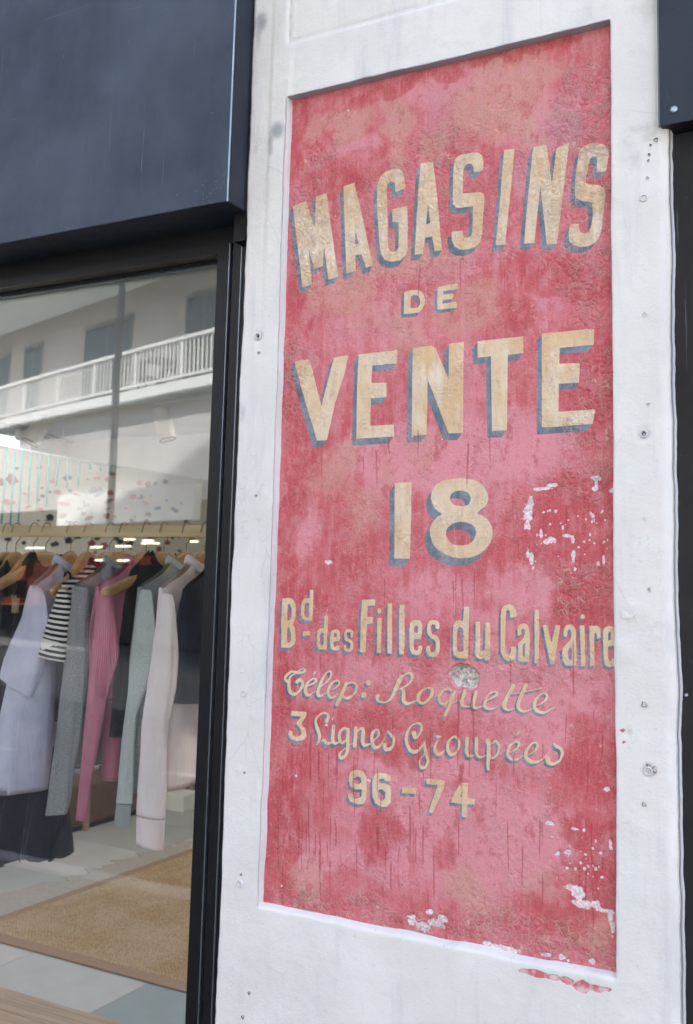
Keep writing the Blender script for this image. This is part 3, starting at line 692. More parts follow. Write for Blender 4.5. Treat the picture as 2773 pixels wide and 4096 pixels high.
def vattr(o, name, arr):
    full = np.zeros(len(o.data.vertices), np.float32); full[:arr.size] = arr.ravel()
    a = o.data.attributes.new(name, 'FLOAT', 'POINT'); a.data.foreach_set('value', full)
def pblob(L):
    out = np.zeros(XX.shape)
    for px, py, rx, rz, a in L:
        q = at(px, py, 1, 0); out = np.maximum(out, a * np.exp(-(((XX - q[0]) / rx) ** 2 + ((ZZ - q[2]) / rz) ** 2)))
    return out
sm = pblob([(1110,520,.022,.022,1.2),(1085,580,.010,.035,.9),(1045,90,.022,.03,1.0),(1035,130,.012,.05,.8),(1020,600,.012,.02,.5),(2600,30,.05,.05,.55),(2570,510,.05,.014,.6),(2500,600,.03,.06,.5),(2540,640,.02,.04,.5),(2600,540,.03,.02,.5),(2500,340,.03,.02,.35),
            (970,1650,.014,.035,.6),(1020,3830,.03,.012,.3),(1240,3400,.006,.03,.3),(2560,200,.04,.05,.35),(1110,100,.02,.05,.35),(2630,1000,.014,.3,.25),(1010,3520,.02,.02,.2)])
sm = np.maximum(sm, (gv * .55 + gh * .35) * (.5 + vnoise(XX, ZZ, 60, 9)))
sm = np.maximum(sm, np.clip(1 - np.abs(ZZ - oz1) / .006, 0, 1) * (XX > ox0) * (XX < ox1) * .9)  # dark line along the recess top, painted shade with dirt
vattr(pier, 'smudge_shade', sm)
_a = pier.data.attributes['smudge_shade'].data
for _i in range(_k0, _k1): _a[_i].value = 1.5  # top reveal darkened: its shade and dirt put into the colour
vattr(pier, 'green', pblob([(1010,2110,.04,.03,1),(2560,2200,.04,.03,1),(1050,2060,.03,.03,.8)]))
vattr(pier, 'craze', pblob([(1010,2000,.05,.14,1.1),(990,2650,.05,.14,1.1),(1100,200,.02,.1,.4)]))
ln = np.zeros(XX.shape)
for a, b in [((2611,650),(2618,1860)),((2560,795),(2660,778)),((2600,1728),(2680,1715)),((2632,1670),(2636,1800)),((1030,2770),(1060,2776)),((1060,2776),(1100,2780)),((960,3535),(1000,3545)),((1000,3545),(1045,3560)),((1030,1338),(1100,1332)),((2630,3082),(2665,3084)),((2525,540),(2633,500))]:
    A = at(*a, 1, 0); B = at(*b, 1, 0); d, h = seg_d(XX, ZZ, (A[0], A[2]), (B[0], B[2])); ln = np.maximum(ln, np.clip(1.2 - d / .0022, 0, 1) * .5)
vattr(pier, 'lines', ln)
rd = np.zeros(XX.shape)
for px, py, rx, rz in [(2100,3885,.014,.006),(2150,3895,.022,.009),(2210,3910,.02,.007),(2270,3925,.016,.01),(2330,3950,.02,.013),(2390,3955,.014,.008),(2430,3960,.010,.005),(2490,2920,.006,.004),(2495,2975,.006,.005)]:
    q = at(px, py, 1, 0); rd = np.maximum(rd, np.clip(1.6 - np.hypot((XX - q[0]) / rx / .8, (ZZ - q[2]) / rz / .62) + (vnoise(XX, ZZ, 90, 5) - .5) * 1.0, 0, 1))
vattr(pier, 'red', rd)

fk = lambda x, y: (2380 + x / 2.3235, 2300 + y / 2.3235)
_fl = [(255,402,.0052),(298,404,.0046),(340,402,.0042),(385,340,.0034),(412,268,.0016),(330,258,-.0006),(250,312,-.0006)]
_vs = [at(*fk(x, y), 1, -l_ * .4) for x, y, l_ in _fl]; _cv = at(*fk(318, 335), 1, -.0004)
_vs2 = [p_ + np.array([0, .0009, 0]) for p_ in _vs]
m = MB(); n_ = len(_vs); m.add(_vs + [_cv] + _vs2 + [_cv + np.array([0, .0009, 0])], [(i, (i + 1) % n_, n_) for i in range(n_)] + [(n_ + 1 + (i + 1) % n_, n_ + 1 + i, 2 * n_ + 1) for i in range(n_)] + [(i, n_ + 1 + i, n_ + 1 + (i + 1) % n_, (i + 1) % n_) for i in range(n_)])
o_ = m.build('paint_flake', PLASTER, None, False); o_.parent = pier
# wall plugs and small drill holes: parts of the pier
PLUG = simple('grey_plug', lin(205, 206, 210), .5, var=.1); DARK = simple('hole_dark', (.012, .012, .014, 1), .9, var=0, bump=0)
def plug(px, py, r, pos=None):
    q = at(px, py, 1, 0) if pos is None else pos
    n = 20; rings = []
    for rr, yy in ((r * 1.25, .0015), (r * 1.15, -.0022), (r * .86, -.0026), (r * .66, .0005), (r * .58, .012)):
        rings.append([(q[0] + rr * math.cos(2 * math.pi * k / n), yy, q[2] + rr * math.sin(2 * math.pi * k / n)) for k in range(n)])
    o = MB().loft(rings).build('wall_plug', PLUG, None, True); o.parent = pier
    d = MB().loft([[(q[0] + r * .57 * math.cos(2 * math.pi * k / 12), .0035, q[2] + r * .57 * math.sin(2 * math.pi * k / 12)) for k in range(12)], [(q[0], .006, q[2])] * 12]).build('plug_hole', DARK, None); d.parent = o
for a in [(1032,1345,.0062),(977,2775,.0056),(960,3535,.0056),(2576,793,.0058),(2575,1735,.0056),(2593,3085,.0062)]: plug(*a)
def drill(px, py, r):
    q = at(px, py, 1, 0)
    n = 9; R = [r * (1 + .3 * math.sin(k * 2.3 + px)) for k in range(n)]
    o = MB().loft([[(q[0] + R[k] * math.cos(2 * math.pi * k / n), -.0012, q[2] + R[k] * math.sin(2 * math.pi * k / n)) for k in range(n)], [(q[0] + R[k] * .6 * math.cos(2 * math.pi * k / n), .0045, q[2] + R[k] * .6 * math.sin(2 * math.pi * k / n)) for k in range(n)]], True, False, True).build('drill_hole', DARK, None)
    o.parent = pier
for a in [(1036,1412,.0026),(1024,1982,.0022),(2579,1258,.0034),(2594,1618,.0024),(2577,2075,.0022),(2577,2818,.0042),(2577,3218,.0032),(979,3090,.002),(965,3498,.002),(2594,3062,.003),(2617,3079,.0048),(997,3972,.0026),(972,4068,.003),(2590,713,.0024),(2594,643,.002),(2597,619,.0022),(2625,560,.0036),(1161,219,.0026),(2598,2358,.0024),(2602,580,.0016)]: drill(*a)

# ------------------------------------------------------------------ steel cladding
def steel_material(name, a, b, rough=.42, metal=.55):
    m = NT(name, rough, metal, .5)
    n = m.noise(3, 5, .6); f = m.noise(420, 2, .5); s = m.noise(1, 4, .6, m.pos((14, 14, 2.2)))
    col = m.mix(m.ramp(n, .3, .7), a, b); col = m.mix(m.math('MULTIPLY', m.ramp(s, .4, .7), .3), col, b)
    col = m.mix(m.math('MULTIPLY', m.ramp(m.noise(150, 2), .74, .79), .25), col, lin(150, 162, 176))
    m.color(col)
    m.rough(m.ramp(m.noise(9, 5, .65), .3, .75, rough - .06, rough + .12))
    sc_ = m.ramp(m.noise(1, 6, .7, m.pos((3, 3, 160))), .66, .74); sc2 = m.ramp(m.noise(1, 5, .7, m.pos((90, 90, 2))), .64, .74)
    col = m.mix(m.math('MULTIPLY', m.math('ADD', sc_, sc2, clamp=True), .3), col, lin(150, 158, 168)); m.color(col)
    b_ = m.bump(f, .22, .0006); m.bump(m.noise(2.2, 3), .25, .02, b_)
    return m.m
STEEL = steel_material('blackened_steel', lin(48, 56, 68), lin(70, 79, 92), .55, .35)
STEEL2 = steel_material('dark_jamb_steel', lin(38, 45, 54), lin(50, 58, 70), .5, .5)
STEEL3 = steel_material('black_jamb_steel', lin(16, 19, 24), lin(22, 26, 32), .6, .2)
BLACK = simple('black_frame_paint', lin(12, 14, 19), .42, .2, .5, .15, 30, .12, 500, .0004)
BLACK2 = simple('black_profile_paint', lin(15, 16, 19), .5, .1, .4, .15, 30, .1, 400, .0004)
ALU = simple('bare_aluminium_edge', lin(168, 182, 198), .3, .85, .5, .08, 30, 0)
RUB = simple('rubber_gasket', (.01, .01, .011, 1), .7, 0, .3, .1, 30, 0)

yf = -.063
fascia = empty('steel_fascia', (-3.4, 0, 2.36), 'large blue-black steel fascia box over the shop window', 'fascia')
m = MB(); m.box(-6.2, -1.1745, yf, yf + .004, 2.363, 4.2, .0016); put(m.build('face_panel', STEEL), fascia) if False else put(m.build('face_panel', STEEL, None), fascia)
m = MB(); m.box(-1.1785, -1.1735, yf + .0045, .002, 2.364, 4.2, .001); put(m.build('side_return', STEEL2), fascia)
m = MB(); m.box(-1.1765, -1.1732, yf - .0008, yf + .0018, 2.3625, 4.2, .0008); put(m.build('corner_highlight', ALU), fascia)  # bright strip stands in for the highlight on the steel corner
m = MB(); m.box(-6.2, -1.1745, yf + .0045, .10, 2.3630, 2.367); put(m.build('underside', STEEL2), fascia)
m = MB(); m.box(-1.2, -1.171, .0, .2, 2.30, 2.3625); put(m.build('corner_packer', BLACK2), fascia)
q = at(845, 760, 1, yf); RES = simple('tape_residue', lin(104, 112, 122), .8, var=.3, nscale=300)
for k in range(26):
    a_, b_ = random.gauss(0, .022), random.gauss(0, .022); s_ = random.uniform(.0006, .003)
    m = MB(); m.box(q[0] + a_, q[0] + a_ + s_, yf - .0003, yf + .0005, q[2] + b_, q[2] + b_ + random.uniform(.0005, .002)); put(m.build('tape_residue', RES), fascia)
canopy = empty('steel_canopy', (0.2, 0, 2.3), 'dark steel cladding sheet at the upper right of the pier, one screw in it', 'cladding')
cq = at(2636, 505, 1, -.012)
zc_ = cq[2]
m = MB(); m.box(cq[0], 1.6, -.012, -.008, zc_, 4.0, .0012); put(m.build('face_sheet', STEEL2), canopy)
m = MB(); m.box(cq[0] + .002, 1.6, -.0075, .25, zc_ + .001, zc_ + .005); put(m.build('soffit_sheet', BLACK2), canopy)
m = MB(); m.box(cq[0] - .0006, cq[0] + .0016, -.0130, -.0076, zc_ - .0006, 4.0); put(m.build('cut_edge', steel_material('edge_steel', lin(90, 104, 118), lin(110, 122, 136), .35, .6)), canopy)
q = at(2697, 440, 1, -.012)
m = MB(); rings = []
for rr, yy in ((.0062, -.012), (.0060, -.0148), (.0040, -.0166), (.0016, -.0158)):
    rings.append([(q[0] + rr * math.cos(k * math.pi / 8), yy, q[2] + rr * math.sin(k * math.pi / 8)) for k in range(16)])
m.loft(rings, True, False, True); put(m.build('screw', ALU, None, True), canopy)
# shopfront on the right of the pier
rj = empty('right_shopfront', (0, 0, 0), 'black steel shopfront jamb along the right edge of the white pier', 'shopfront')
qx = at(2686, 2000, 1, .02)[0]
m = MB(); m.box(qx + .002, 1.6, .030, .05, -.05, zc_ + .0005, .001); put(m.build('jamb_sheet', STEEL3), rj)
m = MB(); m.box(XR + .002, qx + .0045, .034, .07, -.05, zc_ + .0005); put(m.build('shadow_gap_strip', BLACK2), rj)
q = at(2746, 2780, 1, .03)
m = MB(); m.loft([[(q[0] + .003 * math.cos(k * math.pi / 5), .0298, q[2] + .003 * math.sin(k * math.pi / 5)) for k in range(10)], [(q[0] + .002 * math.cos(k * math.pi / 5), .0285, q[2] + .002 * math.sin(k * math.pi / 5)) for k in range(10)]], True, False, True); put(m.build('rivet', ALU), rj)

# ------------------------------------------------------------------ shop window
YG = .100
win = empty('shop_window', (-3.0, .06, 0.0), 'big plate glass shop window in a black metal frame left of the white pier', 'shop window')
xa = at(860, 1289, 1, .055)[0]; xb = at(901, 1289, 1, .055)[0]; xc = at(922, 1289, 1, .035)[0]; xd = at(955, 1289, 1, .035)[0]
zh = at(700, 1040, 1, .055)[2]; zt = at(700, 1006, 1, .055)[2]
WL = -5.9
def pw(mb, name, mat, sm=False): return put(mb.build(name, mat, None, sm), win)
# the moving frame's profiles, mitred at the corner
m = MB(); m.prism([(xa, -.05), (xb, -.05), (xb, zt), (xa, zh)], 1, .055, .115); pw(m, 'frame_jamb', BLACK)
m = MB(); m.prism([(WL, zh), (xa - .0004, zh), (xb - .0004, zt), (WL, zt)], 1, .0554, .115); pw(m, 'frame_head', BLACK)
m = MB(); m.box(xb + .0003, xb + .0032, .0575, .115, -.05, zt - .001); pw(m, 'alu_bead', ALU)
m = MB(); m.box(xb + .0035, xc - .0003, .088, .115, -.05, zt + .05); pw(m, 'jamb_groove', RUB)
m = MB(); m.box(xb + .012, xb + .0135, .070, .0878, -.05, zt + .02); pw(m, 'brush_seal', BLACK2)
m = MB(); m.box(xc, xd, .035, .115, -.05, 2.362, .0008); pw(m, 'outer_jamb', BLACK)
m = MB(); m.box(xd + .0003, xd + .0019, .0338, .1, -.05, 2.30); pw(m, 'trim_line', ALU)
m = MB(); m.box(xd + .0022, XL + .012, .036, .1, -.05, 2.362); pw(m, 'cover_strip', BLACK)
m = MB(); m.box(WL, xb + .03, .062, .115, zt + .0006, 2.3625); pw(m, 'head_packer', BLACK2)
m = MB(); m.box(WL, xa + .02, .092, .098, zh - .004, zh + .02); pw(m, 'glass_gasket', RUB)
m = MB(); m.box(WL, xa + .02, .107, .113, zh - .0065, zh - .001); pw(m, 'glazing_bead', ALU)
m = MB(); m.box(WL, xa + .004, .055, .16, .02, .07, .002); pw(m, 'frame_sill', BLACK)
m = MB(); m.box(WL - .08, WL, .03, .2, -.05, 2.362, .002); pw(m, 'left_jamb', BLACK)

def glass_material(name, k=1.0, tint=(.965, .98, .97, 1)):
    m = bpy.data.materials.new(name); m.use_nodes = True; t = m.node_tree; t.nodes.clear()
    out = t.nodes.new('ShaderNodeOutputMaterial'); mx = t.nodes.new('ShaderNodeMixShader'); tr = t.nodes.new('ShaderNodeBsdfTransparent'); gl = t.nodes.new('ShaderNodeBsdfGlossy')
    tr.inputs[0].default_value = tint; gl.inputs['Roughness'].default_value = 0.0; gl.inputs[0].default_value = (1, 1, 1, 1)
    tc = t.nodes.new('ShaderNodeTexCoord'); no = t.nodes.new('ShaderNodeTexNoise'); no.inputs['Scale'].default_value = 1.7; no.inputs['Detail'].default_value = 1
    bu = t.nodes.new('ShaderNodeBump'); bu.inputs['Strength'].default_value = .3; bu.inputs['Distance'].default_value = .0016
    t.links.new(tc.outputs['Object'], no.inputs['Vector']); t.links.new(no.outputs[0], bu.inputs['Height']); t.links.new(bu.outputs[0], gl.inputs['Normal'])
    lw = t.nodes.new('ShaderNodeLayerWeight'); lw.inputs[0].default_value = .5
    p = t.nodes.new('ShaderNodeMath'); p.operation = 'POWER'; p.inputs[1].default_value = 4.0
    mu = t.nodes.new('ShaderNodeMath'); mu.operation = 'MULTIPLY_ADD'; mu.inputs[1].default_value = .9 * k; mu.inputs[2].default_value = .100 * k; mu.use_clamp = True
    t.links.new(lw.outputs['Facing'], p.inputs[0]); t.links.new(p.outputs[0], mu.inputs[0]); t.links.new(mu.outputs[0], mx.inputs[0])
    t.links.new(tr.outputs[0], mx.inputs[1]); t.links.new(gl.outputs[0], mx.inputs[2]); t.links.new(mx.outputs[0], out.inputs[0])
    return m
GLASS = glass_material('plate_glass', 1.0)
m = MB(); m.box(WL + .001, xa + .012, YG, YG + .008, .05, zh + .012); pw(m, 'glass_pane', GLASS)

# ------------------------------------------------------------------ inside the shop
YB = 6.2
ZC = float(at(839, 1733, 1, YB)[2])
XW = -7.6
def struct(o): o['kind'] = 'structure'; return o
CREAM = simple('cream_wall_paint', lin(222, 219, 212), .8, var=.05, nscale=3)
WHITE_P = simple('white_bar_paint', lin(225, 226, 226), .5, var=.03)
CEIL = simple('ceiling_paint', lin(214, 216, 214), .85, var=.04, nscale=2)
m = MB(); m.box(XW - .3, 1.5, YB, YB + .15, -.1, ZC + .12); back = struct(m.build('shop_back_wall', CREAM))
m = MB(); m.box(XW - .15, 1.5, YB + .2, YB + 1.6, -.1, 12.0); struct(m.build('rear_sun_block', CREAM))  # unseen block added to keep the sun off the roof opening
SKY0, SKY1 = 1.25, 2.95        # roof opening added out of view to brighten the shop
m = MB(); m.box(XW - .3, 1.5, .16, SKY0, ZC, ZC + .12); m.box(XW - .3, 1.5, SKY1, YB, ZC, ZC + .12); m.box(XW - .3, XW + .2, SKY0, SKY1, ZC, ZC + .12); m.box(.3, 1.5, SKY0, SKY1, ZC, ZC + .12); struct(m.build('shop_ceiling', CEIL))
roof = empty('added_rooflight', (-3.5, 1.85, ZC), 'long unseen roof opening added behind the beam to brighten the shop', 'added_rooflight')
for k in range(8):
    m = MB(); xk = XW + .2 + k * (7.7 / 7); m.box(xk - .02, xk + .02, SKY0 - .001, SKY1 + .001, ZC + .12, ZC + .17); put(m.build('glazing_bar', WHITE_P), roof)
m = MB(); m.box(.6, .75, .16, YB, -.1, ZC); struct(m.build('shop_side_wall', CREAM))
# left wall with a long high opening, enlarged to let in sky light
m = MB(); m.box(XW - .15, XW, .16, YB, -.1, 1.2); m.box(XW - .15, XW, .16, 1.0, 1.2, ZC); m.box(XW - .15, XW, YB - .5, YB, 1.2, ZC); struct(m.build('shop_far_wall', CREAM))
# bulkhead across the ceiling
zbk = float(at(420, 1628, 1, 1.0)[2])
m = MB(); m.box(XW, .6, 1.0, 1.16, zbk, ZC, .004); struct(m.build('ceiling_beam', simple('bulkhead_paint', lin(206, 212, 208), .8, var=.04, nscale=3)))
# floor: slab with separate large tiles and a timber strip by the window
m = MB(); m.box(XW - .3, 1.5, .03, YB, -.12, -.012); floor = struct(m.build('shop_floor', simple('tile_joint_grout', lin(120, 122, 120), .9)))
TILES = []
for i in range(5):
    c = [(160, 161, 157), (170, 169, 165), (154, 157, 154), (176, 172, 168), (134, 143, 142)][i]
    TILES.append(simple('stone_tile_%s' % 'abcde'[i], lin(*c), .5, var=.05, nscale=7, bump=.06, bscale=90))
tx0 = float(at(578, 3941, 2, 0)[0]); TW = .618
tile_me = None
for i in range(-9, 5):
    for j in range(-1, 7):
        x0 = tx0 + i * TW; y0 = 1.373 + j * TW
        if x0 < XW or y0 + TW > YB or x0 + TW > .6: continue
        if j < 0: continue
        if tile_me is None:
            t = MB(); t.box(.0016, TW - .0016, .0016, TW - .0016, -.012, 0, .0012); tile_me = t.build('floor_tile', None).data
            bpy.data.objects.remove([o for o in bpy.data.objects if o.name == 'floor_tile'][0])
            meshes = []
            for q in TILES:
                mm = tile_me.copy(); mm.materials.append(q); meshes.append(mm)
        k = 4 if (i == 0 and j == 0) else random.choice((0, 1, 1, 2, 3))
        o = bpy.data.objects.new('floor_tile', meshes[k]); C.objects.link(o); o.location = (x0, y0, 0); o.parent = floor
WOODF = NT('oak_strip', .45, 0, .4)
_g = WOODF.noise(1, 6, .6, WOODF.pos((3, 60, 60))); WOODF.color(WOODF.mix(WOODF.ramp(_g, .3, .7), lin(140, 118, 98), lin(172, 150, 128))); WOODF.bump(_g, .15, .001)
for k in range(8):
    y0 = .16 + k * .1515
    for q, (xa_, xb_) in enumerate(((XW, -4.4 + .3 * (k % 3)), (-4.4 + .3 * (k % 3), -2.1 + .35 * ((k + 1) % 3)), (-2.1 + .35 * ((k + 1) % 3), .6))):
        t = MB(); t.box(xa_ + .001, xb_ - .001, y0 + .001, y0 + .1505, -.012, .004, .001); o = t.build('floor_plank', WOODF.m); o.parent = floor

# terrazzo partition: panel with stone chips, each chip a piece
XP = -5.0
tz0, tz1 = 0.0, float(at(200, 1815, 0, XP)[2])
TERR = simple('terrazzo_ground', lin(216, 210, 198), .5, var=.04, nscale=30, bump=.03)
part_ = empty('terrazzo_partition', (XP, 4, 0), 'cream terrazzo partition with large coloured stone chips behind the clothes rail', 'partition')
m = MB(); m.box(XP - .12, XP, 1.3, 5.35, 0, tz1, .003); put(m.build('partition_panel', TERR), part_)
CH = [simple('chip_' + n, lin(*c), .45, var=.18, nscale=40) for n, c in (('terracotta', (160, 84, 66)), ('blush', (196, 136, 118)), ('slate', (92, 110, 116)), ('forest', (54, 72, 68)), ('charcoal', (58, 62, 70)), ('brick', (150, 70, 66)), ('ochre', (196, 140, 100)))]
def chip(px, py, w, h, c, rot=0.0):
    q = at(px, py, 0, XP); s_ = np.linalg.norm(q - CAM) / FPX
    n = 11; r0 = random.random() * 9; pts = []
    for k in range(n):
        a = 2 * math.pi * k / n; r = .78 + .34 * math.sin(k * 1.9 + r0) * math.sin(k * .7 + r0)
        u, v = w * .5 * r * math.cos(a), h * .5 * r * math.sin(a)
        u, v = u * math.cos(rot) - v * math.sin(rot), u * math.sin(rot) + v * math.cos(rot)
        pts.append((q[1] + u * s_ * 1.75, q[2] - v * s_))
    t = MB(); t.prism(pts, 0, XP - .001, XP + .0016); o = put(t.build('stone_chip', CH[c]), part_)
# (measured on a 1.573x enlargement of the photograph that starts at 0, 900)
for x, y, w, h, c in [(75,1600,60,95,5),(5,1620,40,70,0),(105,1530,20,24,2),(50,1745,60,60,1),(250,1525,34,30,1),(155,1690,22,26,1),(268,1705,26,34,3),(265,1655,14,18,2),(362,1680,44,46,1),(425,1590,54,54,2),(330,1612,26,44,1),
    (400,1755,60,44,1),(440,1672,30,30,2),(390,1830,46,50,0),(313,1842,40,64,4),(505,1785,34,34,2),(560,1845,52,40,0),(575,1680,30,46,2),(618,1680,46,100,2),(610,1592,44,30,1),(672,1602,26,50,0),(705,1565,36,40,0),
    (695,1685,40,50,0),(700,1730,28,24,0),(670,1830,40,56,0),(680,1785,24,16,0),(720,1835,18,30,6),(672,1765,10,12,3),(838,1710,40,50,1),(892,1708,16,40,2),(880,1625,36,60,1),(930,1630,32,70,1),(978,1628,26,36,3),(1040,1615,34,50,2),
    (915,1748,36,28,1),(992,1782,46,34,2),(1098,1792,56,40,2),(935,1820,38,44,0),(920,1862,36,30,0),(828,1858,28,26,3),(850,1836,14,26,6),(1142,1750,16,18,1),(1170,1862,30,20,3),(252,1790,50,40,1),(430,1868,40,22,3),
    (550,1600,20,14,1),(240,1860,14,14,4),(150,2000,22,36,4),(50,1978,40,34,4),(345,2008,50,44,3),(430,1985,40,60,4),(480,1930,20,20,0),(575,2005,46,60,5),(610,1975,36,30,3),(655,2020,50,66,0),(600,2060,20,30,0),
    (735,1975,30,40,3),(815,2005,50,50,4),(945,1990,48,66,0),(900,1998,14,16,0),(1000,2040,36,50,0),(1085,1970,22,24,3),(1125,1968,14,12,0),(20,1800,20,20,0),(450,2060,36,30,0),(760,1920,14,14,2),(1045,1868,20,14,1),(500,1700,14,12,1),(775,1660,12,12,1)]:
    chip(x * .6357, 900 + y * .6357, w * .6357, h * .6357, c, random.uniform(-.6, .6))
for k in range(60):
    chip(random.uniform(0, 790), random.uniform(1950, 2280) if k % 2 else random.uniform(2280, 3100), random.uniform(6, 30), random.uniform(6, 32), random.randrange(7), random.uniform(-1, 1))

WFRG = simple('wire_grey', lin(170, 172, 172), .5)
# turquoise rods hanging in front of the partition
XR_ = XP + .28
rack = empty('turquoise_rod_screen', (XR_, 3.2, 2.0), 'screen of thin turquoise metal rods hanging before the terrazzo partition', 'rod screen')
TURQ = simple('turquoise_paint', lin(72, 168, 166), .4, var=.06, nscale=30)
tops = []
for x0, y0, x1, y1 in [(45,1400,5,1880),(95,1425,68,1885),(145,1400,118,1885),(198,1415,178,1755),(253,1430,232,1762),(312,1440,290,1775),(370,1452,345,1650),(432,1465,425,1660),(502,1480,495,1655),(570,1492,566,1545),(636,1505,632,1552),(700,1518,697,1560)]:
    A = at(x0 * .6357, 900 + y0 * .6357, 0, XR_); B = at(x1 * .6357, 900 + y1 * .6357, 0, XR_)
    tops.append(A[1])
    m = MB(); m.tube([(XR_, A[1], A[2]), (XR_, (A[1] * 2 + B[1]) / 3, B[2])], .0062, 8); put(m.build('rod', TURQ, None, True), rack)

A = at(45 * .6357, 900 + 1398 * .6357, 0, XR_); B = at(700 * .6357, 900 + 1516 * .6357, 0, XR_)
m = MB(); m.tube([A + (A - B) * .3, B + (B - A) * .1], .007, 8); put(m.build('top_rail', WHITE_P, None, True), rack)
for f_ in (0.0, .5, 1.0):
    c_ = A + (B - A) * f_
    m = MB(); m.tube([c_, (c_[0], c_[1], ZC)], .0012, 6); put(m.build('hanging_wire', WFRG), rack)
# track with spotlights
SPOT = simple('spot_white', lin(214, 210, 196), .5, var=.04, nscale=20, bump=.03)
LENS = simple('spot_lens', lin(60, 52, 54), .15, .2, .6, .2, 50, 0)
tr_a = at(-20, 1684, 2, ZC - .03); tr_b = at(600, 1870, 2, ZC - .03)
# the track on the ceiling runs into the shop
trk = empty('lighting_track', (-3.9, 2.4, ZC), 'grey lighting track running across the shop ceiling', 'lighting track')
m = MB(); d = (tr_b - tr_a); d /= np.linalg.norm(d); nrm = np.array([-d[1], d[0], 0]) * .02
for A, B in ((tr_a, tr_b),):
    vs = []
    for p in (A, B):
        for sgn in (1, -1):
            for z in (ZC, ZC - .03): vs.append((p[0] + sgn * nrm[0], p[1] + sgn * nrm[1], z))
    m.add(vs, [(0, 1, 3, 2), (4, 6, 7, 5), (0, 4, 5, 1), (2, 3, 7, 6), (0, 2, 6, 4), (1, 5, 7, 3)])
put(m.build('track_rail', simple('track_grey', lin(150, 150, 152), .5, .2)), trk)
def spot(top, length, r, tilt, label):
    root = empty('spotlight', tuple(top), label, 'spotlight', 'spotlights on the shop ceiling')
    m = MB(); m.tube([(top[0], top[1], top[2]), (top[0], top[1], top[2] - .045)], .011, 8); put(m.build('stem', SPOT), root)
    c = Vector((top[0], top[1], top[2] - .05)); ax = Vector(tilt).normalized()
    a = c - ax * length * .3; b = c + ax * length * .7
    m = MB(); m.tube([a, a + ax * .004, b], [r * .9, r, r], 24); put(m.build('housing', SPOT, None, False), root)
    m = MB(); m.tube([b + ax * .0004, b + ax * .004], [r * .98, r * .98], 24, False)
    m.tube([b - ax * .008, b - ax * .001], [r * .8, r * .8], 24); put(m.build('lens', LENS), root)
s1 = at(652, 1613, 1, 1.08); s2 = at(163, 1655, 1, 1.08)
def spot_at(px, py, depth_y, length, r, tilt, label):
    p = at(px, py, 1, depth_y); spot(p, length, r, tilt, label)
spot_at(652, 1612, 1.08, .115, .030, (.28, .10, -1), 'pale cylindrical spotlight at the right end of the ceiling beam, pointing down')
spot_at(163, 1652, 1.08, .10, .033, (-.25, -.42, -1), 'cream spotlight on the ceiling beam tilted to show its dark lens')
p = at(82, 1722, 2, ZC - .03); spot(p, .13, .045, (-.1, .2, 1), 'small spotlight on the ceiling track pointing upward, next to the tilted one')
p = at(488, 1822, 2, ZC - .03); spot(p, .16, .05, (.3, -.1, -1), 'faint white spotlight halfway along the ceiling track')
p = at(725, 1893, 2, ZC - .03) if True else None
spot(p, .17, .06, (-.4, 0, -1), 'white spotlight deepest in the shop above the terrazzo partition')

# jute rug with woven surface
RX0, RX1, RY0, RY1 = -3.746, -1.55, 1.712, 4.25
rug = empty('jute_rug', ((RX0 + RX1) / 2, 2.6, 0), 'chunky woven jute rug with brown cloth border on the shop floor', 'rug')
RB = simple('rug_border_cloth', lin(140, 112, 88), .9, var=.1, nscale=120, bump=.3, bscale=700, bdist=.001)
bw = .075
m = MB(); m.box(RX0, RX1, RY0, RY0 + bw, .0008, .0095, .002); m.box(RX0, RX0 + bw, RY0 + bw - .001, RY1 - bw + .001, .0008, .0093, .002); m.box(RX1 - bw, RX1, RY0 + bw - .001, RY1 - bw + .001, .0008, .0093, .002); m.box(RX0, RX1, RY1 - bw, RY1, .0008, .0095, .002)
put(m.build('border', RB), rug)
m = MB(); m.box(RX0 + bw * .9, RX1 - bw * .9, RY0 + bw * .9, RY1 - bw * .9, .0008, .004); put(m.build('backing', simple('rug_backing', lin(44, 32, 20), .95)), rug)  # very dark, standing in for the shade between the strands
JUTE = NT('jute_strand', .9, 0, .15)
_a = JUTE.noise(4, 5, .65); _b = JUTE.noise(240, 2)
JUTE.color(JUTE.mix(JUTE.ramp(_b, .35, .65), JUTE.mix(JUTE.ramp(_a, .35, .65), lin(140, 110, 74), lin(156, 130, 98)), JUTE.mix(JUTE.ramp(_a, .35, .65), lin(190, 160, 116), lin(200, 178, 146))))
cx, cy = .0195, .0200
XX_, YY_ = np.meshgrid(np.arange(RX0 + bw, RX1 - bw, cx), np.arange(RY0 + bw, min(RY1 - bw, 4.1), cy))
bx = XX_.ravel() + rng.normal(0, .0006, XX_.size); by = YY_.ravel() + rng.normal(0, .0008, XX_.size); bz = .004 + .013 * rng.uniform(.7, 1.1, XX_.size)
o8 = [(-.5, -.25), (-.2, -.56), (.25, -.56), (.5, .25), (.2, .56), (-.25, .56)]
nb = bx.size
vv = np.zeros((nb, 12, 3))
for k, (u, w) in enumerate(o8):
    vv[:, k] = np.stack([bx + u * cx * .80, by + w * cy * .90, np.full(nb, .0035)], 1)
    vv[:, 6 + k] = np.stack([bx + u * cx * .5, by + w * cy * .6, bz], 1)
fq = []
for k in range(6): fq.append((k, (k + 1) % 6, 6 + (k + 1) % 6, 6 + k))
base = np.arange(nb)[:, None, None] * 12
quad = (base + np.array(fq)[None]).reshape(-1, 4); hexa = (base[:, 0] + np.array([[6, 7, 8, 9, 10, 11]])[:, :]).reshape(-1, 6)
me = bpy.data.meshes.new('weave'); me.vertices.add(nb * 12); me.vertices.foreach_set('co', vv.astype(np.float32).ravel())
li = np.concatenate([quad.ravel(), hexa.ravel()]).astype(np.int32)
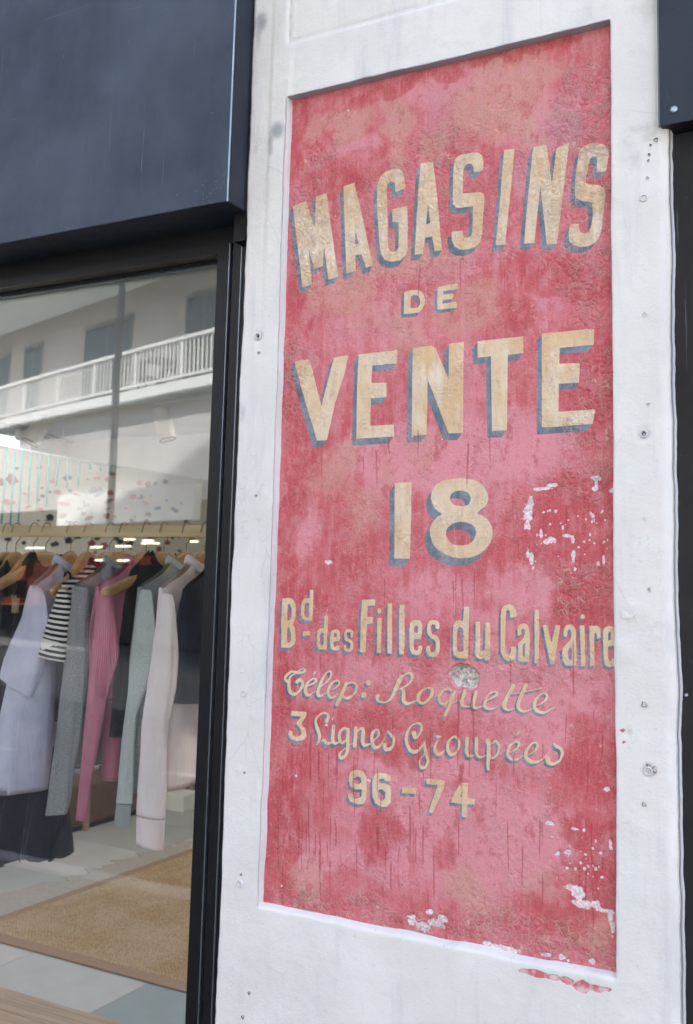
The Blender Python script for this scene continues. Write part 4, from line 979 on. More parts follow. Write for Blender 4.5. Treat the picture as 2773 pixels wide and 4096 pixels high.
me.loops.add(li.size); me.loops.foreach_set('vertex_index', li)
ls = np.concatenate([np.arange(0, quad.size, 4), quad.size + np.arange(0, hexa.size, 6)]).astype(np.int32)
me.polygons.add(len(ls)); me.polygons.foreach_set('loop_start', ls)
me.polygons.foreach_set('use_smooth', np.ones(len(ls), bool)); me.update(calc_edges=True)
w_ = link_mesh('weave', me, JUTE.m); put(w_, rug); w_['kind'] = 'stuff'

# thin sheet paints in a tan, toothed reflection on the floor beyond
zz = [(0,830),(150,800),(300,745),(490,748),(450,712),(632,690),(590,655),(735,652),(712,636),(822,612),(768,600),(985,572),(950,542),(1100,530),(1180,492),(1235,500),(1230,470),(1345,462),(1345,530),(0,1000)]
pts = []
for x, y in zz:
    q = at(x / 1.748, 3100 + y / 1.748, 2, .004); pts.append((min(q[0], RX0 - .004), q[1]))
fl = pts[0]; pts = [(fl[0], fl[1] - .9)] + pts[:-1] + [(RX0 - .004, pts[-1][1]), (RX0 - .004, RY0 - .2), (fl[0], fl[1] - 1.1)]
seen = []; 
m = MB(); m.prism(pts[:-1], 2, .0004, .0052)
tag(m.build('toothed_reflection', simple('tan_reflection_tone', lin(158, 150, 140), .9, var=.07, nscale=30, bump=.25, bscale=500, bdist=.001)), 'thin tan sheet standing in for a saw-toothed floor reflection beside the jute rug', 'painted reflection')

# low brown bench at the foot of the partition, white plinth
bench = empty('low_bench', (-4.75, 3.6, 0), 'low brown upholstered bench along the terrazzo partition', 'bench')
BR = simple('brown_upholstery', lin(98, 70, 54), .8, var=.15, nscale=20, bump=.3, bscale=300, bdist=.001)
m = MB(); m.box(-4.98, -4.58, 1.9, 4.9, .03, .28, .015); put(m.build('seat_block', BR), bench)
m = MB(); m.box(-4.96, -4.60, 1.92, 4.88, .0, .03); put(m.build('plinth_rail', BLACK2), bench)
for k in range(3):
    m = MB(); m.box(-4.575, -4.555, 2.3 + k * 1.1, 2.34 + k * 1.1, .0, .5, .002); put(m.build('timber_upright', WOODF.m), bench)
q = at(686, 3243, 2, 0)
tag(MB().box(q[0] - .1, q[0] + .1, q[1], q[1] + .2, 0, .11, .004).build('display_plinth', CREAM), 'small cream display block standing on the floor behind the jute rug', 'display block')

# ------------------------------------------------------------------ clothes rail, hangers
YRL = .600
zr0 = float(at(400, 2147, 1, YRL - .012)[2]); zr1 = float(at(400, 2101, 1, YRL - .012)[2])
RAILW = NT('rail_wood', .5, 0, .4)
_g = RAILW.noise(1, 5, .6, RAILW.pos((4, 60, 50))); RAILW.color(RAILW.mix(RAILW.ramp(_g, .3, .7), lin(206, 184, 146), lin(222, 204, 168)))
rail = empty('clothes_rail', (-2.2, YRL, zr0), 'flat pale wooden clothes rail running across the window', 'clothes rail')
m = MB(); m.box(-4.4, -1.18, YRL - .012, YRL + .012, zr0, zr1, .0015); put(m.build('rail_bar', RAILW.m), rail)
for x_ in (-4.38, -1.2):
    m = MB(); m.box(x_ - .02, x_ + .02, YRL - .011, YRL + .011, -.0, zr0 - .0004, .002); put(m.build('rail_post', RAILW.m), rail)
CP = lambda x, y: (x / 1.66, 2050 + y / 1.66)
HW = NT('hanger_beech', .42, 0, .45)
_g = HW.noise(1, 6, .6, HW.pos((60, 8, 60))); HW.color(HW.mix(HW.ramp(_g, .3, .72), lin(178, 132, 86), lin(204, 164, 116))); HW.bump(_g, .08, .0006)
WIRE = simple('hook_brass_wire', lin(150, 136, 108), .3, .9, .5, .1, 50, 0)
ST = [(-.215,-.112,-.122,.006),(-.208,-.104,-.128,.009),(-.19,-.098,-.128,.011),(-.15,-.084,-.114,.011),(-.11,-.066,-.096,.0095),(-.085,-.047,-.083,.0085),(-.065,-.026,-.070,.0078),(-.045,-.010,-.058,.0075),(-.022,-.0015,-.050,.0075),(0,0,-.046,.0075)]
ST = ST + [(-a, b, c, d) for a, b, c, d in ST[-2::-1]]
def topz(s):
    return float(np.interp(s, [a[0] for a in ST], [a[1] for a in ST]))
class Hang: pass
def hanger(stem, sh, label, topy=258, Ly=.195, L=.205):
    """stem: crop x of the wire; sh: crop position of the tip/shoulder of the arm nearest the window"""
    h = Hang()
    sx, sy = CP(stem, topy); p = at(sx, sy, 1, YRL); h.o = p
    q = at(*CP(*sh), 1, YRL - Ly)
    d = np.array([q[0] - p[0], -Ly, 0]); d /= np.linalg.norm(d); h.d = d; h.n = np.array([d[1], -d[0], 0]); h.dr = q[2] - p[2]; h.sh = q
    h.k = L / .205
    root = empty('clothes_hanger', (p[0], YRL, zr1), label, 'clothes hanger', 'wooden hangers on the clothes rail')
    W = lambda s, t, z: p + d * s * h.k + h.n * t + np.array([0, 0, z])
    rings = []
    for s, zt_, zb_, t in ST:
        zc, hz = (zt_ + zb_) / 2, (zt_ - zb_) / 2
        rings.append([W(s, t * math.copysign(abs(math.cos(a)) ** .6, math.cos(a)), zc + hz * math.copysign(abs(math.sin(a)) ** .6, math.sin(a))) for a in [2 * math.pi * k / 14 for k in range(14)]])
    m = MB(); m.loft(rings, True, True, True); put(m.build('hanger_body', HW.m, None, True), root)
    zz0 = p[2]; yb = YRL
    hk = [(p[0], YRL, zz0 - .006), (p[0], YRL, zr0 - .022), (p[0], YRL + .004, zr0 - .016), (p[0], YRL + .016, zr0 - .001), (p[0], YRL + .0165, zr1 - .01), (p[0], YRL + .012, zr1 + .004), (p[0], YRL, zr1 + .0085), (p[0], YRL - .012, zr1 + .004), (p[0] - .001, YRL - .0185, zr1 - .010), (p[0] - .002, YRL - .020, zr1 - .022)]
    m = MB(); m.tube([tuple(v) for v in catmull(hk, 4)], .0016, 8); put(m.build('hook', WIRE, None, True), root)
    return h

def cloth(name, col, col2=None, mode='plain', scale=1.0, rough=.85):
    m = NT(name, rough, 0, .15)
    try: m.b.inputs['Sheen Weight'].default_value = .15
    except Exception: pass
    u = m.uv()
    sep = m.n.new('ShaderNodeSeparateXYZ'); m.link(u, sep.inputs[0])
    big = m.noise(16, 4)
    if mode == 'stripe':
        t = m.math('FRACT', m.math('DIVIDE', sep.outputs[1], .0140 * scale))
        f = m.math('MULTIPLY', m.ramp(t, .0, .03), m.ramp(t, .50, .47))
        c = m.mix(f, col, col2)
    elif mode == 'heather':
        mp = m.n.new('ShaderNodeMapping'); mp.inputs['Scale'].default_value = (160, 420, 1); m.link(u, mp.inputs[0])
        hn = m.noise(1, 4, .7, mp.outputs[0]); hn2 = m.noise(60, 4, .7)
        c = m.mix(m.ramp(hn, .36, .64), col, col2); c = m.mix(m.math('MULTIPLY', m.ramp(hn2, .5, .66), .35), c, col2)
    else:
        c = m.mix(m.ramp(big, .3, .7), col, col2 or col)
    m.color(c)
    if mode == 'rib':
        w = m.math('SINE', m.math('MULTIPLY', sep.outputs[0], 2 * math.pi / .0052))
        m.color(m.mix(m.ramp(w, -.9, .2), tuple(x * .72 for x in col[:3]) + (1,), c))
        b = m.bump(w, .8, .0016)
        m.bump(m.noise(500, 3), .2, .0006, b)
    else:
        b = m.bump(m.noise(1, 5, .6, m.pos((26, 26, 6)), .6), .55, .014)
        m.bump(m.noise(600, 3), .22, .0006, b)
    return m.m

def sleeve(h, rows, mat, parent, name='sleeve', yoff=0.0, b=.5, cuff=None, tilt=0.0, phase=0.0, fold=.05, swing=0.0):
    """rows: (y, left, right) read on the enlargement; the sleeve hangs in the plane of the near shoulder"""
    rows = [tuple(r) for r in catmull([(r[0], r[1], r[2]) for r in rows], 5)]
    rings = []; uv = []; n = 52; L = 0; prev = None
    for i, (y, l, r) in enumerate(rows):
        t = i / (len(rows) - 1)
        yp = h.sh[1] + yoff + swing * t
        A = at(*CP(l, y), 1, yp); B = at(*CP(r, y), 1, yp)
        c = (A + B) / 2; a = abs(B[0] - A[0]) / 2 * .93
        if prev is not None: L += np.linalg.norm(c - prev)
        prev = c
        cap = min(1, .35 + i * .35)
        ring = []
        for k in range(n):
            th = 2 * math.pi * k / n
            fo = fold * 1.35; rr = 1 + fo * math.sin(3 * th + phase + L * 9) * min(1, t * 3) + fo * .7 * math.sin(7 * th + 2.3 * phase - L * 14) * min(1, t * 2 + .2) + fold * 1.1 * (mnoise.noise(Vector((math.cos(th) * 1.5, math.sin(th) * 1.5 + phase, L * 9)))) + fold * .9 * math.exp(-((L - .26) / .07) ** 2) * mnoise.noise(Vector((math.cos(th) * 2.5, math.sin(th) * 2.5 + phase, L * 42)))
            x = a * rr * math.cos(th); yy = a * b * rr * math.sin(th) * cap * (1 if math.sin(th) < 0 else .7)
            ring.append((c[0] + x, c[1] + yy, c[2] + tilt * x * min(1, t * 1.2) - (0.02 * (1 - cap) * 0)))
            uv.append((th * .034, L))
        rings.append(ring)
    last = np.array(rings[-1]); cen = last.mean(0)
    # hem turned in, open end
    for q, (k_, dz) in enumerate(((.93, .0), (.86, .012), (.80, .05))):
        rings.append([tuple(cen + (p - cen) * np.array([k_, k_, 1]) + np.array([0, 0, dz])) for p in last]); uv += [(th_ * .034, L) for th_ in range(n)]
    m = MB(); m.loft(rings, True, True, False, uv)
    return put(m.build(name, mat, None, True), parent)

def body(h, hem, Wn, Wf, hemz, mat, parent, T=.045, fold=.010, k1=34, ph=0.0, wneck=.074, low=.012, name='body', Wtn=None, drop=0.0, rib=False):
    """front and back panels: from the hanger's top line down to the hem. Wn/Wf = half widths at the hem, near and far"""
    n = 84; M = 34; rings = []; uv = []
    tn = Wtn if Wtn else .205; p = h.o; L0 = 0
    for i in range(M):
        v = i / (M - 1)
        wn = tn + (Wn - tn) * min(1, v * 1.0) ** .7; wf = .205 + (Wf - .205) * v ** .7
        mid = (wn - wf) / 2; half = (wn + wf) / 2
        ring = []
        for j in range(n):
            a = 2 * math.pi * j / n
            cs = math.cos(a); s = mid + half * math.copysign(abs(cs) ** .85, cs)
            th = T * (.22 + .78 * min(1, v / .35) ** .8) * abs(math.sin(a)) ** .55 * (1 if math.sin(a) > 0 else -1)
            f = fold * min(1, v * 2.2) * (math.sin(s * k1 + ph) + .5 * math.sin(s * k1 * 1.83 + 2 * ph + v * 2) + .6 * mnoise.noise(Vector((s * 14, v * 3.0, ph))))
            s0 = max(-.215, min(.215, s / h.k))
            zt_ = topz(s0) + low + (-.25 * max(0, abs(s) - .205)) - drop
            if abs(s) < wneck: zt_ = topz(wneck) + low - .045 * (1 - (s / wneck) ** 2) - drop
            z = zt_ * (1 - v) + (hemz - p[2]) * v
            q = p + h.d * s + h.n * (th + f) + np.array([0, 0, z])
            ring.append(tuple(q)); uv.append((s * (1 if math.sin(a) > 0 else -1), -z))
        rings.append(ring)
    last = np.array(rings[-1])
    rings.append([tuple(q + np.array([0, 0, .03]) - h.n * .004 * (1 if math.sin(2 * math.pi * j / n) > 0 else -1)) for j, q in enumerate(last)]); uv += uv[-n:]
    m = MB(); m.loft(rings, True, False, False, uv)
    return put(m.build(name, mat, None, True), parent)
def collar(h, mat, parent, w=.078, r=.009, up=.02, name='collar'):
    """band round the neck opening"""
    pts = []
    rings = []; uv = []
    n = 40; p = h.o
    for k in range(n + 1):
        a = 2 * math.pi * k / n
        s = w * math.cos(a); t = .034 * math.sin(a)
        pts.append(p + h.d * s + h.n * t + np.array([0, 0, topz(w) + .006 + .004 * abs(math.cos(a)) - .034 * abs(math.sin(a)) ** 1.5]))
    for k in range(n + 1):
        c = pts[k]; out = c - p; out[2] = 0; out /= (np.linalg.norm(out) + 1e-9)
        ring = []
        for q, (o_, z_) in enumerate(((-.002, 0), (.004, -.006), (.005, up * .5), (.001, up), (-.004, up * .9), (-.004, .002))):
            ring.append(c + out * o_ + np.array([0, 0, z_])); uv.append((k * .01, q * .004))
        rings.append(ring)
    m = MB(); m.loft(rings, True, False, False, uv)
    return put(m.build(name, mat, None, True), parent)
def garment(name, h, label, cat): return empty(name, tuple(h.o), label, cat)

H = {}
H[0] = hanger(45, (-170, 430), 'wooden hanger cut by the left edge of the picture, first on the rail', Ly=.18)
H[1] = hanger(105, (-120, 440), 'wooden hanger second from the left on the rail, holding the black top')
H[2] = hanger(222, (-60, 460), 'wooden hanger third from the left on the rail, its arms partly hidden')
H[3] = hanger(305, (-40, 530), 'broad empty looking wooden hanger whose long arm reaches the left edge', L=.225)
H[4] = hanger(470, (220, 500), 'wooden hanger inside the lilac shirt', L=.182)
H[5] = hanger(585, (340, 530), 'wooden hanger with a black strap over its rounded arm end', L=.19)
H[6] = hanger(728, (400, 520), 'wooden hanger inside the striped shirt', L=.182)
H[7] = hanger(820, (500, 500), 'wooden hanger inside the dark grey sweater', L=.182)
H[8] = hanger(970, (655, 525), 'wooden hanger inside the ribbed pink sweater', L=.182)
H[9] = hanger(1088, (735, 530), 'wooden hanger whose bare blunt arm sticks out in front of the pink sweater', L=.215)
H[10] = hanger(1237, (935, 515), 'wooden hanger inside the light grey sweatshirt', L=.182)
H[11] = hanger(1360, (1075, 535), 'wooden hanger inside the pale pink top, next to the window frame', L=.182)

hz = lambda x, y, yy: float(at(*CP(x, y), 1, yy)[2])
# black pieces at the left
BLK = cloth('black_knit', lin(24, 28, 36), lin(30, 34, 44)); NAVY = cloth('navy_jersey', lin(28, 34, 50), lin(36, 42, 60))
g = garment('black_cardigan', H[1], 'black knitted top on the second hanger at the left edge', 'top')
body(H[1], None, .23, .21, 1.12, BLK, g, .04, .008, 30, 1.0)
g = garment('black_vest', H[3], 'black sleeveless top with a pointed neck on the broad hanger', 'vest')
body(H[3], None, .15, .15, 1.05, BLK, g, .035, .007, 40, 2.0, wneck=.05, Wtn=.09)
# long dark skirt hung from a clip hanger
gs = empty('clip_hanger', tuple(H[2].o - np.array([0, 0, .13])), 'metal clip bar holding the long dark skirt', 'clip hanger')
hh = H[2]
ybar = .43; A = at(*CP(-150, 606), 1, ybar - .05); B = at(*CP(186, 608), 1, ybar)
m = MB(); m.tube([A, B, B + np.array([.10, .2, .015]), B + np.array([.16, .24, .05])], .0017, 8); put(m.build('bar', WIRE, None, True), gs)
for cx_ in (105, -120):
    c = at(*CP(cx_, 600), 1, ybar - .012)
    m = MB(); m.box(c[0] - .011, c[0] + .011, c[1] - .004, c[1] - .001, c[2] - .028, c[2] + .014, .001); m.box(c[0] - .011, c[0] + .011, c[1] + .001, c[1] + .004, c[2] - .028, c[2] + .014, .001)
    m.box(c[0] - .007, c[0] - .003, c[1] - .010, c[1] - .004, c[2] + .002, c[2] + .022, .001); m.box(c[0] + .003, c[0] + .007, c[1] - .010, c[1] - .004, c[2] + .002, c[2] + .022, .001)
    m.tube([(c[0] - .009, c[1] - .003, c[2] + .012), (c[0] - .011, c[1] - .009, c[2] + .02), (c[0] - .002, c[1] - .010, c[2] + .024)], .0015, 6)
    put(m.build('clip', simple('steel_clip_%d' % (cx_ > 0), lin(150, 140, 124), .28, .85, .5, .1, 40, 0)), gs)
sk = empty('long_skirt', tuple(hh.o - np.array([0, 0, .2])), 'long gathered dark navy skirt with uneven ragged hem at the left edge', 'skirt')
n = 130; M = 40; rings = []; uv = []
zt0 = hz(100, 640, .45)
for i in range(M):
    v = i / (M - 1)
    xl = float(at(*CP(-330 - 60 * v, 900), 1, .47)[0]); xr = float(at(*CP(225 + 175 * v ** .6, 900 + 1400 * v), 1, .47)[0])
    ring = []
    for j in range(n):
        a = 2 * math.pi * j / n; u_ = math.cos(a); w_s = math.sin(a)
        x = (xl + xr) / 2 + (xr - xl) / 2 * u_
        zb = float(np.interp(x, [xl, xl + .35, xl + .44, xr - .1, xr], [.90, .885, .918, .914, .921])) + .006 * math.sin(x * 90) + .004 * math.sin(x * 230)
        zb = float(np.interp(CP(0, 0)[0], [0, 1], [0, 1])) * 0 + zb
        amp = .006 + .020 * v
        y = .47 + w_s * (.02 + .075 * v) + amp * (math.sin(x * 95 + 1) + .6 * math.sin(x * 151 + 2 * v))
        ring.append((x, y, zt0 * (1 - v) + zb * v)); uv.append((x, zt0 * (1 - v) + zb * v))
    rings.append(ring)
zhem = hz(200, 2275, .47)
rings = [[(p[0], p[1], zt0 + (p[2] - zt0) * (zt0 - zhem) / (zt0 - .912)) for p in r] for r in rings]
m = MB(); m.loft(rings, True, False, False, uv); put(m.build('skirt_body', BLK, None, True), sk)

LIL = cloth('lilac_poplin', lin(190, 190, 214), lin(204, 204, 224))
g = garment('lilac_shirt', H[4], 'pale lilac wide-sleeved shirt, leftmost of the light garments', 'shirt')
sleeve(H[4], [(496,228,262),(515,216,290),(560,200,306),(650,178,318),(800,128,322),(950,72,300),(1060,34,268),(1150,12,240)], LIL, g, 'sleeve', 0, .6, tilt=-.42, phase=1.2, fold=.045, swing=-.03)
body(H[4], None, .30, .22, hz(200, 1862, .38), LIL, g, .06, .012, 22, .6, Wtn=.212)
collar(H[4], LIL, g, w=.080, up=.020)

STR = cloth('breton_stripe', lin(24, 30, 46), lin(226, 224, 216), 'stripe')
g = garment('striped_shirt', H[6], 'navy and white striped short-sleeved shirt between the lilac and dark grey garments', 'shirt')
sleeve(H[6], [(512,398,440),(535,380,455),(600,366,462),(700,332,458),(850,292,452),(968,258,442)], STR, g, 'sleeve', 0, .6, tilt=-.14, phase=.4, fold=.03, swing=-.02)
sleeve(H[6], [(975,334,420),(990,324,430),(1030,345,428),(1072,378,420)], STR, g, 'far_sleeve', .10, .6, tilt=-.3, phase=2.4, fold=.05)
body(H[6], None, .150, .19, hz(420, 1160, .42), STR, g, .04, .006, 26, 1.7, Wtn=.19)
collar(H[6], cloth('wine_neckband', lin(110, 34, 50), lin(120, 40, 56)), g, w=.078, up=.012, name='neckband')

g = garment('black_camisole', H[5], 'black strappy camisole hanging between the lilac and striped shirts', 'camisole')
h = H[5]
body(h, None, .13, .13, hz(390, 1400, .45), NAVY, g, .03, .006, 40, 3.0, drop=.10, Wtn=.11)
for s_ in (.115, -.115):
    c = h.o + h.d * s_; zt_ = topz(s_)
    m = MB(); m.tube([c + h.n * .02 + np.array([0, 0, -.16]), c + h.n * .014 + np.array([0, 0, zt_ - .03]), c + h.n * .007 + np.array([0, 0, zt_ + .003]), c + np.array([0, 0, zt_ + .006]), c - h.n * .007 + np.array([0, 0, zt_ + .002]), c - h.n * .014 + np.array([0, 0, zt_ - .03]), c - h.n * .02 + np.array([0, 0, -.16])], .0035, 8)
    put(m.build('strap', BLK, None, True), g)

DG = cloth('dark_grey_melange', lin(118, 121, 125), lin(156, 159, 162), 'heather')
g = garment('dark_grey_sweater', H[7], 'mid grey melange long-sleeved sweater between the striped shirt and the pink sweater', 'sweater')
sleeve(H[7], [(496,512,552),(520,498,592),(700,466,588),(1000,430,590),(1300,392,556),(1500,372,530),(1700,345,492),(1900,322,470),(2006,304,446)], DG, g, 'sleeve', 0, .5, tilt=.16, phase=3.1, fold=.05, swing=-.02)
body(H[7], None, .19, .19, hz(560, 1700, .43), DG, g, .05, .010, 24, .2)
collar(H[7], DG, g, w=.077, up=.016)

PK = cloth('pink_rib_knit', lin(226, 134, 162), lin(232, 150, 174), 'rib')
g = garment('pink_sweater', H[8], 'rose pink ribbed long-sleeved sweater in the middle of the rail', 'sweater')
sleeve(H[8], [(520,668,712),(545,648,745),(700,630,768),(880,606,792),(1000,598,780),(1200,582,716),(1400,566,682),(1600,548,645),(1800,528,612),(2046,506,584)], PK, g, 'sleeve', 0, .5, tilt=.06, phase=5.0, fold=.035, swing=-.02)
sleeve(H[8], [(880,700,800),(1000,706,806),(1200,690,812),(1500,682,802),(1778,673,778)], PK, g, 'far_sleeve', .06, .5, tilt=.02, phase=2.0, fold=.03)
body(H[8], None, .19, .19, hz(820, 1250, .45), PK, g, .045, .007, 24, 2.2)
collar(H[8], PK, g, w=.076, up=.014)

g = garment('black_halter', H[9], 'black sleeveless top on the blunt-armed hanger behind the light grey sweatshirt', 'top')
body(H[9], None, .17, .17, hz(880, 1500, .45), cloth('black_green_rib', lin(18, 28, 30), lin(24, 34, 36)), g, .035, .006, 60, 1.2, wneck=.05, Wtn=.125, low=.016)
collar(H[9], BLK, g, w=.070, up=.012)

LG = cloth('light_grey_melange', lin(166, 174, 176), lin(198, 204, 205), 'heather')
g = garment('light_grey_sweatshirt', H[10], 'light grey melange sweatshirt with ribbed cuff, second from the window frame', 'sweatshirt')
sleeve(H[10], [(512,950,985),(535,932,1012),(700,904,1028),(900,882,1036),(1100,862,1004),(1300,838,926),(1500,812,902),(1700,794,892),(1850,780,886),(1930,770,880)], LG, g, 'sleeve', 0, .5, tilt=.03, phase=1.5, fold=.04, swing=-.02)
cf = sleeve(H[10], [(1935,772,878),(1960,770,874),(2060,761,864),(2076,761,864)], cloth('grey_rib_cuff', lin(186, 196, 197), lin(194, 202, 203), 'rib'), g, 'cuff', -.021, .5, tilt=-.15, phase=1.5, fold=.05)
body(H[10], None, .19, .19, hz(905, 1850, .44), cloth('grey_melange_body', lin(128, 138, 140), lin(156, 166, 168), 'heather'), g, .05, .009, 24, 3.9)
collar(H[10], LG, g, w=.077, up=.016)
q = H[10]; c = q.o + q.d * -.02 + q.n * -.036 * 0 + np.array([0, 0, -.03])
PP = cloth('pale_pink_jersey', lin(240, 226, 231), lin(245, 235, 238))
g = garment('pale_pink_top', H[11], 'pale pink fine knit long-sleeved top nearest the window frame', 'top')
sleeve(H[11], [(534,1092,1128),(558,1074,1160),(700,1048,1180),(850,1022,1188),(1000,1000,1184),(1200,966,1160),(1400,940,1116),(1600,930,1112),(1800,920,1110),(2020,914,1104)], PP, g, 'sleeve', 0, .5, tilt=-.03, phase=4.2, fold=.045, swing=-.02)
sleeve(H[11], [(2024,914,1106),(2060,912,1104),(2222,910,1096)], cloth('pale_pink_cuff', lin(242, 224, 230), lin(246, 232, 236)), g, 'cuff', -.021, .48, tilt=-.05, phase=4.2, fold=.04)
body(H[11], None, .20, .20, hz(1220, 1842, .45), PP, g, .055, .010, 22, 1.1)
collar(H[11], PP, g, w=.080, up=.022)
# a navy top further right, mostly behind the frame
H[12] = hanger(1500, (1235, 500), 'wooden hanger behind the window frame holding the navy top', L=.182)
g = garment('navy_top', H[12], 'dark navy top half hidden by the window frame at the right end of the rail', 'top')
body(H[12], None, .20, .20, hz(1250, 1270, .42), NAVY, g, .05, .010, 30, .9)
# swing tags: red tag inside the sweatshirt neck, pale tags on hanger necks
q = H[10]; c = q.o - q.d * .012 + np.array([0, 0, -.058]) - q.n * .012

# ------------------------------------------------------------------ street and the building opposite (seen in the glass)
_v = ray(-2500, 2220); _v = np.array([_v[0], _v[1], 0]); _v /= np.linalg.norm(_v)
nv_ = np.array([-_v[1], _v[0], 0]); p0v = at(855, 1393, 1, 12.0); p0v[2] = 0
if np.dot(nv_, p0v - CAM) < 0: nv_ = -nv_
if _v[0] > 0: _v = -_v
ex = -_v                                    # along the front, growing to the right in the glass
def BL(px, py, deep=0.0):
    """position on the opposite front (local s, z) that the glass mirrors at a pixel; deep = metres behind its front"""
    q = at_plane(px, py, p0v + nv_ * deep, nv_); return float(np.dot(q - p0v, ex)), float(q[2])
org = Vector((p0v[0], 2 * YG - p0v[1], 0))
exm = Vector((ex[0], -ex[1], 0)); nm = Vector((nv_[0], -nv_[1], 0))
bld = empty('apartment_building', org, 'pale apartment block with white railed balconies across the street, mirrored in the glass', 'building')
bld.rotation_euler = (0, 0, math.atan2(exm.y, exm.x))
flip = 1.0 if (Matrix.Rotation(bld.rotation_euler.z, 3, 'Z') @ Vector((0, 1, 0))).dot(nm) > 0 else -1.0
# local Y * flip = into the building
def bb(name, mat, boxes, parent=None, bev=0.0):
    m = MB()
    for x0, x1, y0, y1, z0, z1 in boxes: m.box(x0, x1, y0 * flip, y1 * flip, z0, z1, bev)
    o = m.build(name, mat); o.parent = parent or bld; return o
PINKW = simple('pinkish_render', lin(186, 180, 176), .85, var=.05, nscale=1, bscale=20)
GREYW = simple('grey_render', lin(168, 166, 166), .85, var=.06, nscale=1, bscale=20)
WHITE = simple('white_paint', lin(214, 216, 216), .6, var=.03, nscale=4)
SOFF = simple('soffit_paint', lin(205, 212, 210), .85, var=.03)
WFR = simple('window_frame_grey', lin(120, 126, 128), .5)
WG = simple('dark_window_glass', lin(42, 52, 56), .08, 0, .6, .1, 3, 0)
s_r, z_rt = BL(858, 1310); _, z_st = BL(858, 1492); _, z_sb = BL(858, 1535)
ZS = [(z_st, z_sb, z_rt)]
d_floor = 3.0
S0, S1 = -34.0, 16.0
dp = 1.5
print('opp', s_r, z_rt, z_st, z_sb, BL(0, 1560), BL(470, 1138), BL(400, 1930), BL(400, 2076), BL(400, 2165))
zpan1 = BL(755, 1930)[1]; zpan0 = BL(755, 2076)[1]
bb('ground_floor_wall', GREYW, [(S0, S1, dp * 0 + .25, .55, zpan0 + .35, z_sb), (S0, -14.5, .25, .55, 0, zpan0 + .35), (4.5, S1, .25, .55, 0, zpan0 + .35)])
bb('upper_wall', PINKW, [(S0, S1, dp, dp + .3, z_sb, z_sb + 4 * d_floor)])
bb('roof_slab', GREYW, [(S0, S1, -.2, dp + 8, z_sb + 4 * d_floor, z_sb + 4 * d_floor + .3)])
bb('building_core', GREYW, [(S0, S1, dp + .3, dp + 8, z_sb, z_sb + 4 * d_floor), (S0, S1, 4.5, 4.8, 0, z_sb)])
bal_me = None
for f in range(4):
    zz = z_st + f * d_floor; th = z_st - z_sb
    bb('balcony_slab', WHITE, [(S0, S1, 0, dp, zz - th, zz)])
    bb('handrail', WHITE, [(S0, S1, .01, .09, z_rt - z_st + zz - .06, z_rt - z_st + zz)])
    bb('bottom_rail', WHITE, [(S0, S1, .03, .06, zz + .06, zz + .10)])
    bb('soffit', SOFF, [(S0, S1, .01, dp, zz - th - .02, zz - th - .001)])
    if f < 2:
        hgt = z_rt - z_st - .16
        if bal_me is None:
            m = MB(); m.box(-.011, .011, -.009, .009, 0, hgt); o = m.build('baluster', WHITE); bal_me = o.data; bpy.data.objects.remove(o)
            m = MB(); m.box(-.025, .025, -.02, .02, 0, hgt); o = m.build('railing_post', WHITE); post_me = o.data; bpy.data.objects.remove(o)
        x = -19.0 if f == 0 else -21.0
        k = 0
        while x < (4.0 if f == 0 else -9.0):
            o = bpy.data.objects.new('railing_post' if k % 12 == 0 else 'baluster', post_me if k % 12 == 0 else bal_me); C.objects.link(o); o.parent = bld; o.location = (x, .045 * flip, zz + .10)
            x += .125; k += 1
        m = MB()
        xx = -33.9
        while xx < 15.9:
            if not (( -19.05 if f == 0 else -21.05) < xx < (4.0 if f == 0 else -9.0)): m.box(xx - .011, xx + .011, (.045 - .009) * flip, (.045 + .009) * flip, zz + .1, zz + .1 + hgt)
            xx += .125
        o = m.build('far_balusters', WHITE); o.parent = bld; o['kind'] = 'stuff'
# french windows behind the balconies
wins = [(BL(337, 1400, dp)[0], BL(530, 1380, dp)[0]), (BL(745, 1300, dp)[0], BL(900, 1290, dp)[0]), (BL(95, 1460, dp)[0], BL(170, 1450, dp)[0]), (BL(-60, 1480, dp)[0], BL(40, 1460, dp)[0])]
x = max(w[1] for w in wins) + 1.5
while x < 13: wins.append((x, x + 1.8)); x += 3.6
x = min(w[0] for w in wins) - 3.0
while x > -31: wins.append((x, x + 1.8)); x -= 3.6
CUR = simple('warm_curtain', lin(206, 176, 130), .8)
for f in range(4):
    for (a, b) in wins:
        if b < a: a, b = b, a
        zz = z_st + f * d_floor
        fr = bb('window', WFR, [(a, b, dp - .02, dp + .04, zz, zz + .06), (a, b, dp - .02, dp + .04, zz + 2.15, zz + 2.25), (a, a + .07, dp - .02, dp + .04, zz + .06, zz + 2.15), (b - .07, b, dp - .02, dp + .04, zz + .06, zz + 2.15), ((a + b) / 2 - .03, (a + b) / 2 + .03, dp - .02, dp + .04, zz + .06, zz + 2.15)])
        p = bb('pane', WG, [(a + .05, b - .05, dp - .012, dp - .002, zz + .04, zz + 2.17)]); p.parent = fr
        if random.random() < .4:
            p = bb('curtain', CUR, [((a + b) / 2 + .05, b - .1, dp - .018, dp - .0125, zz + .08, zz + 2.1)]); p.parent = fr
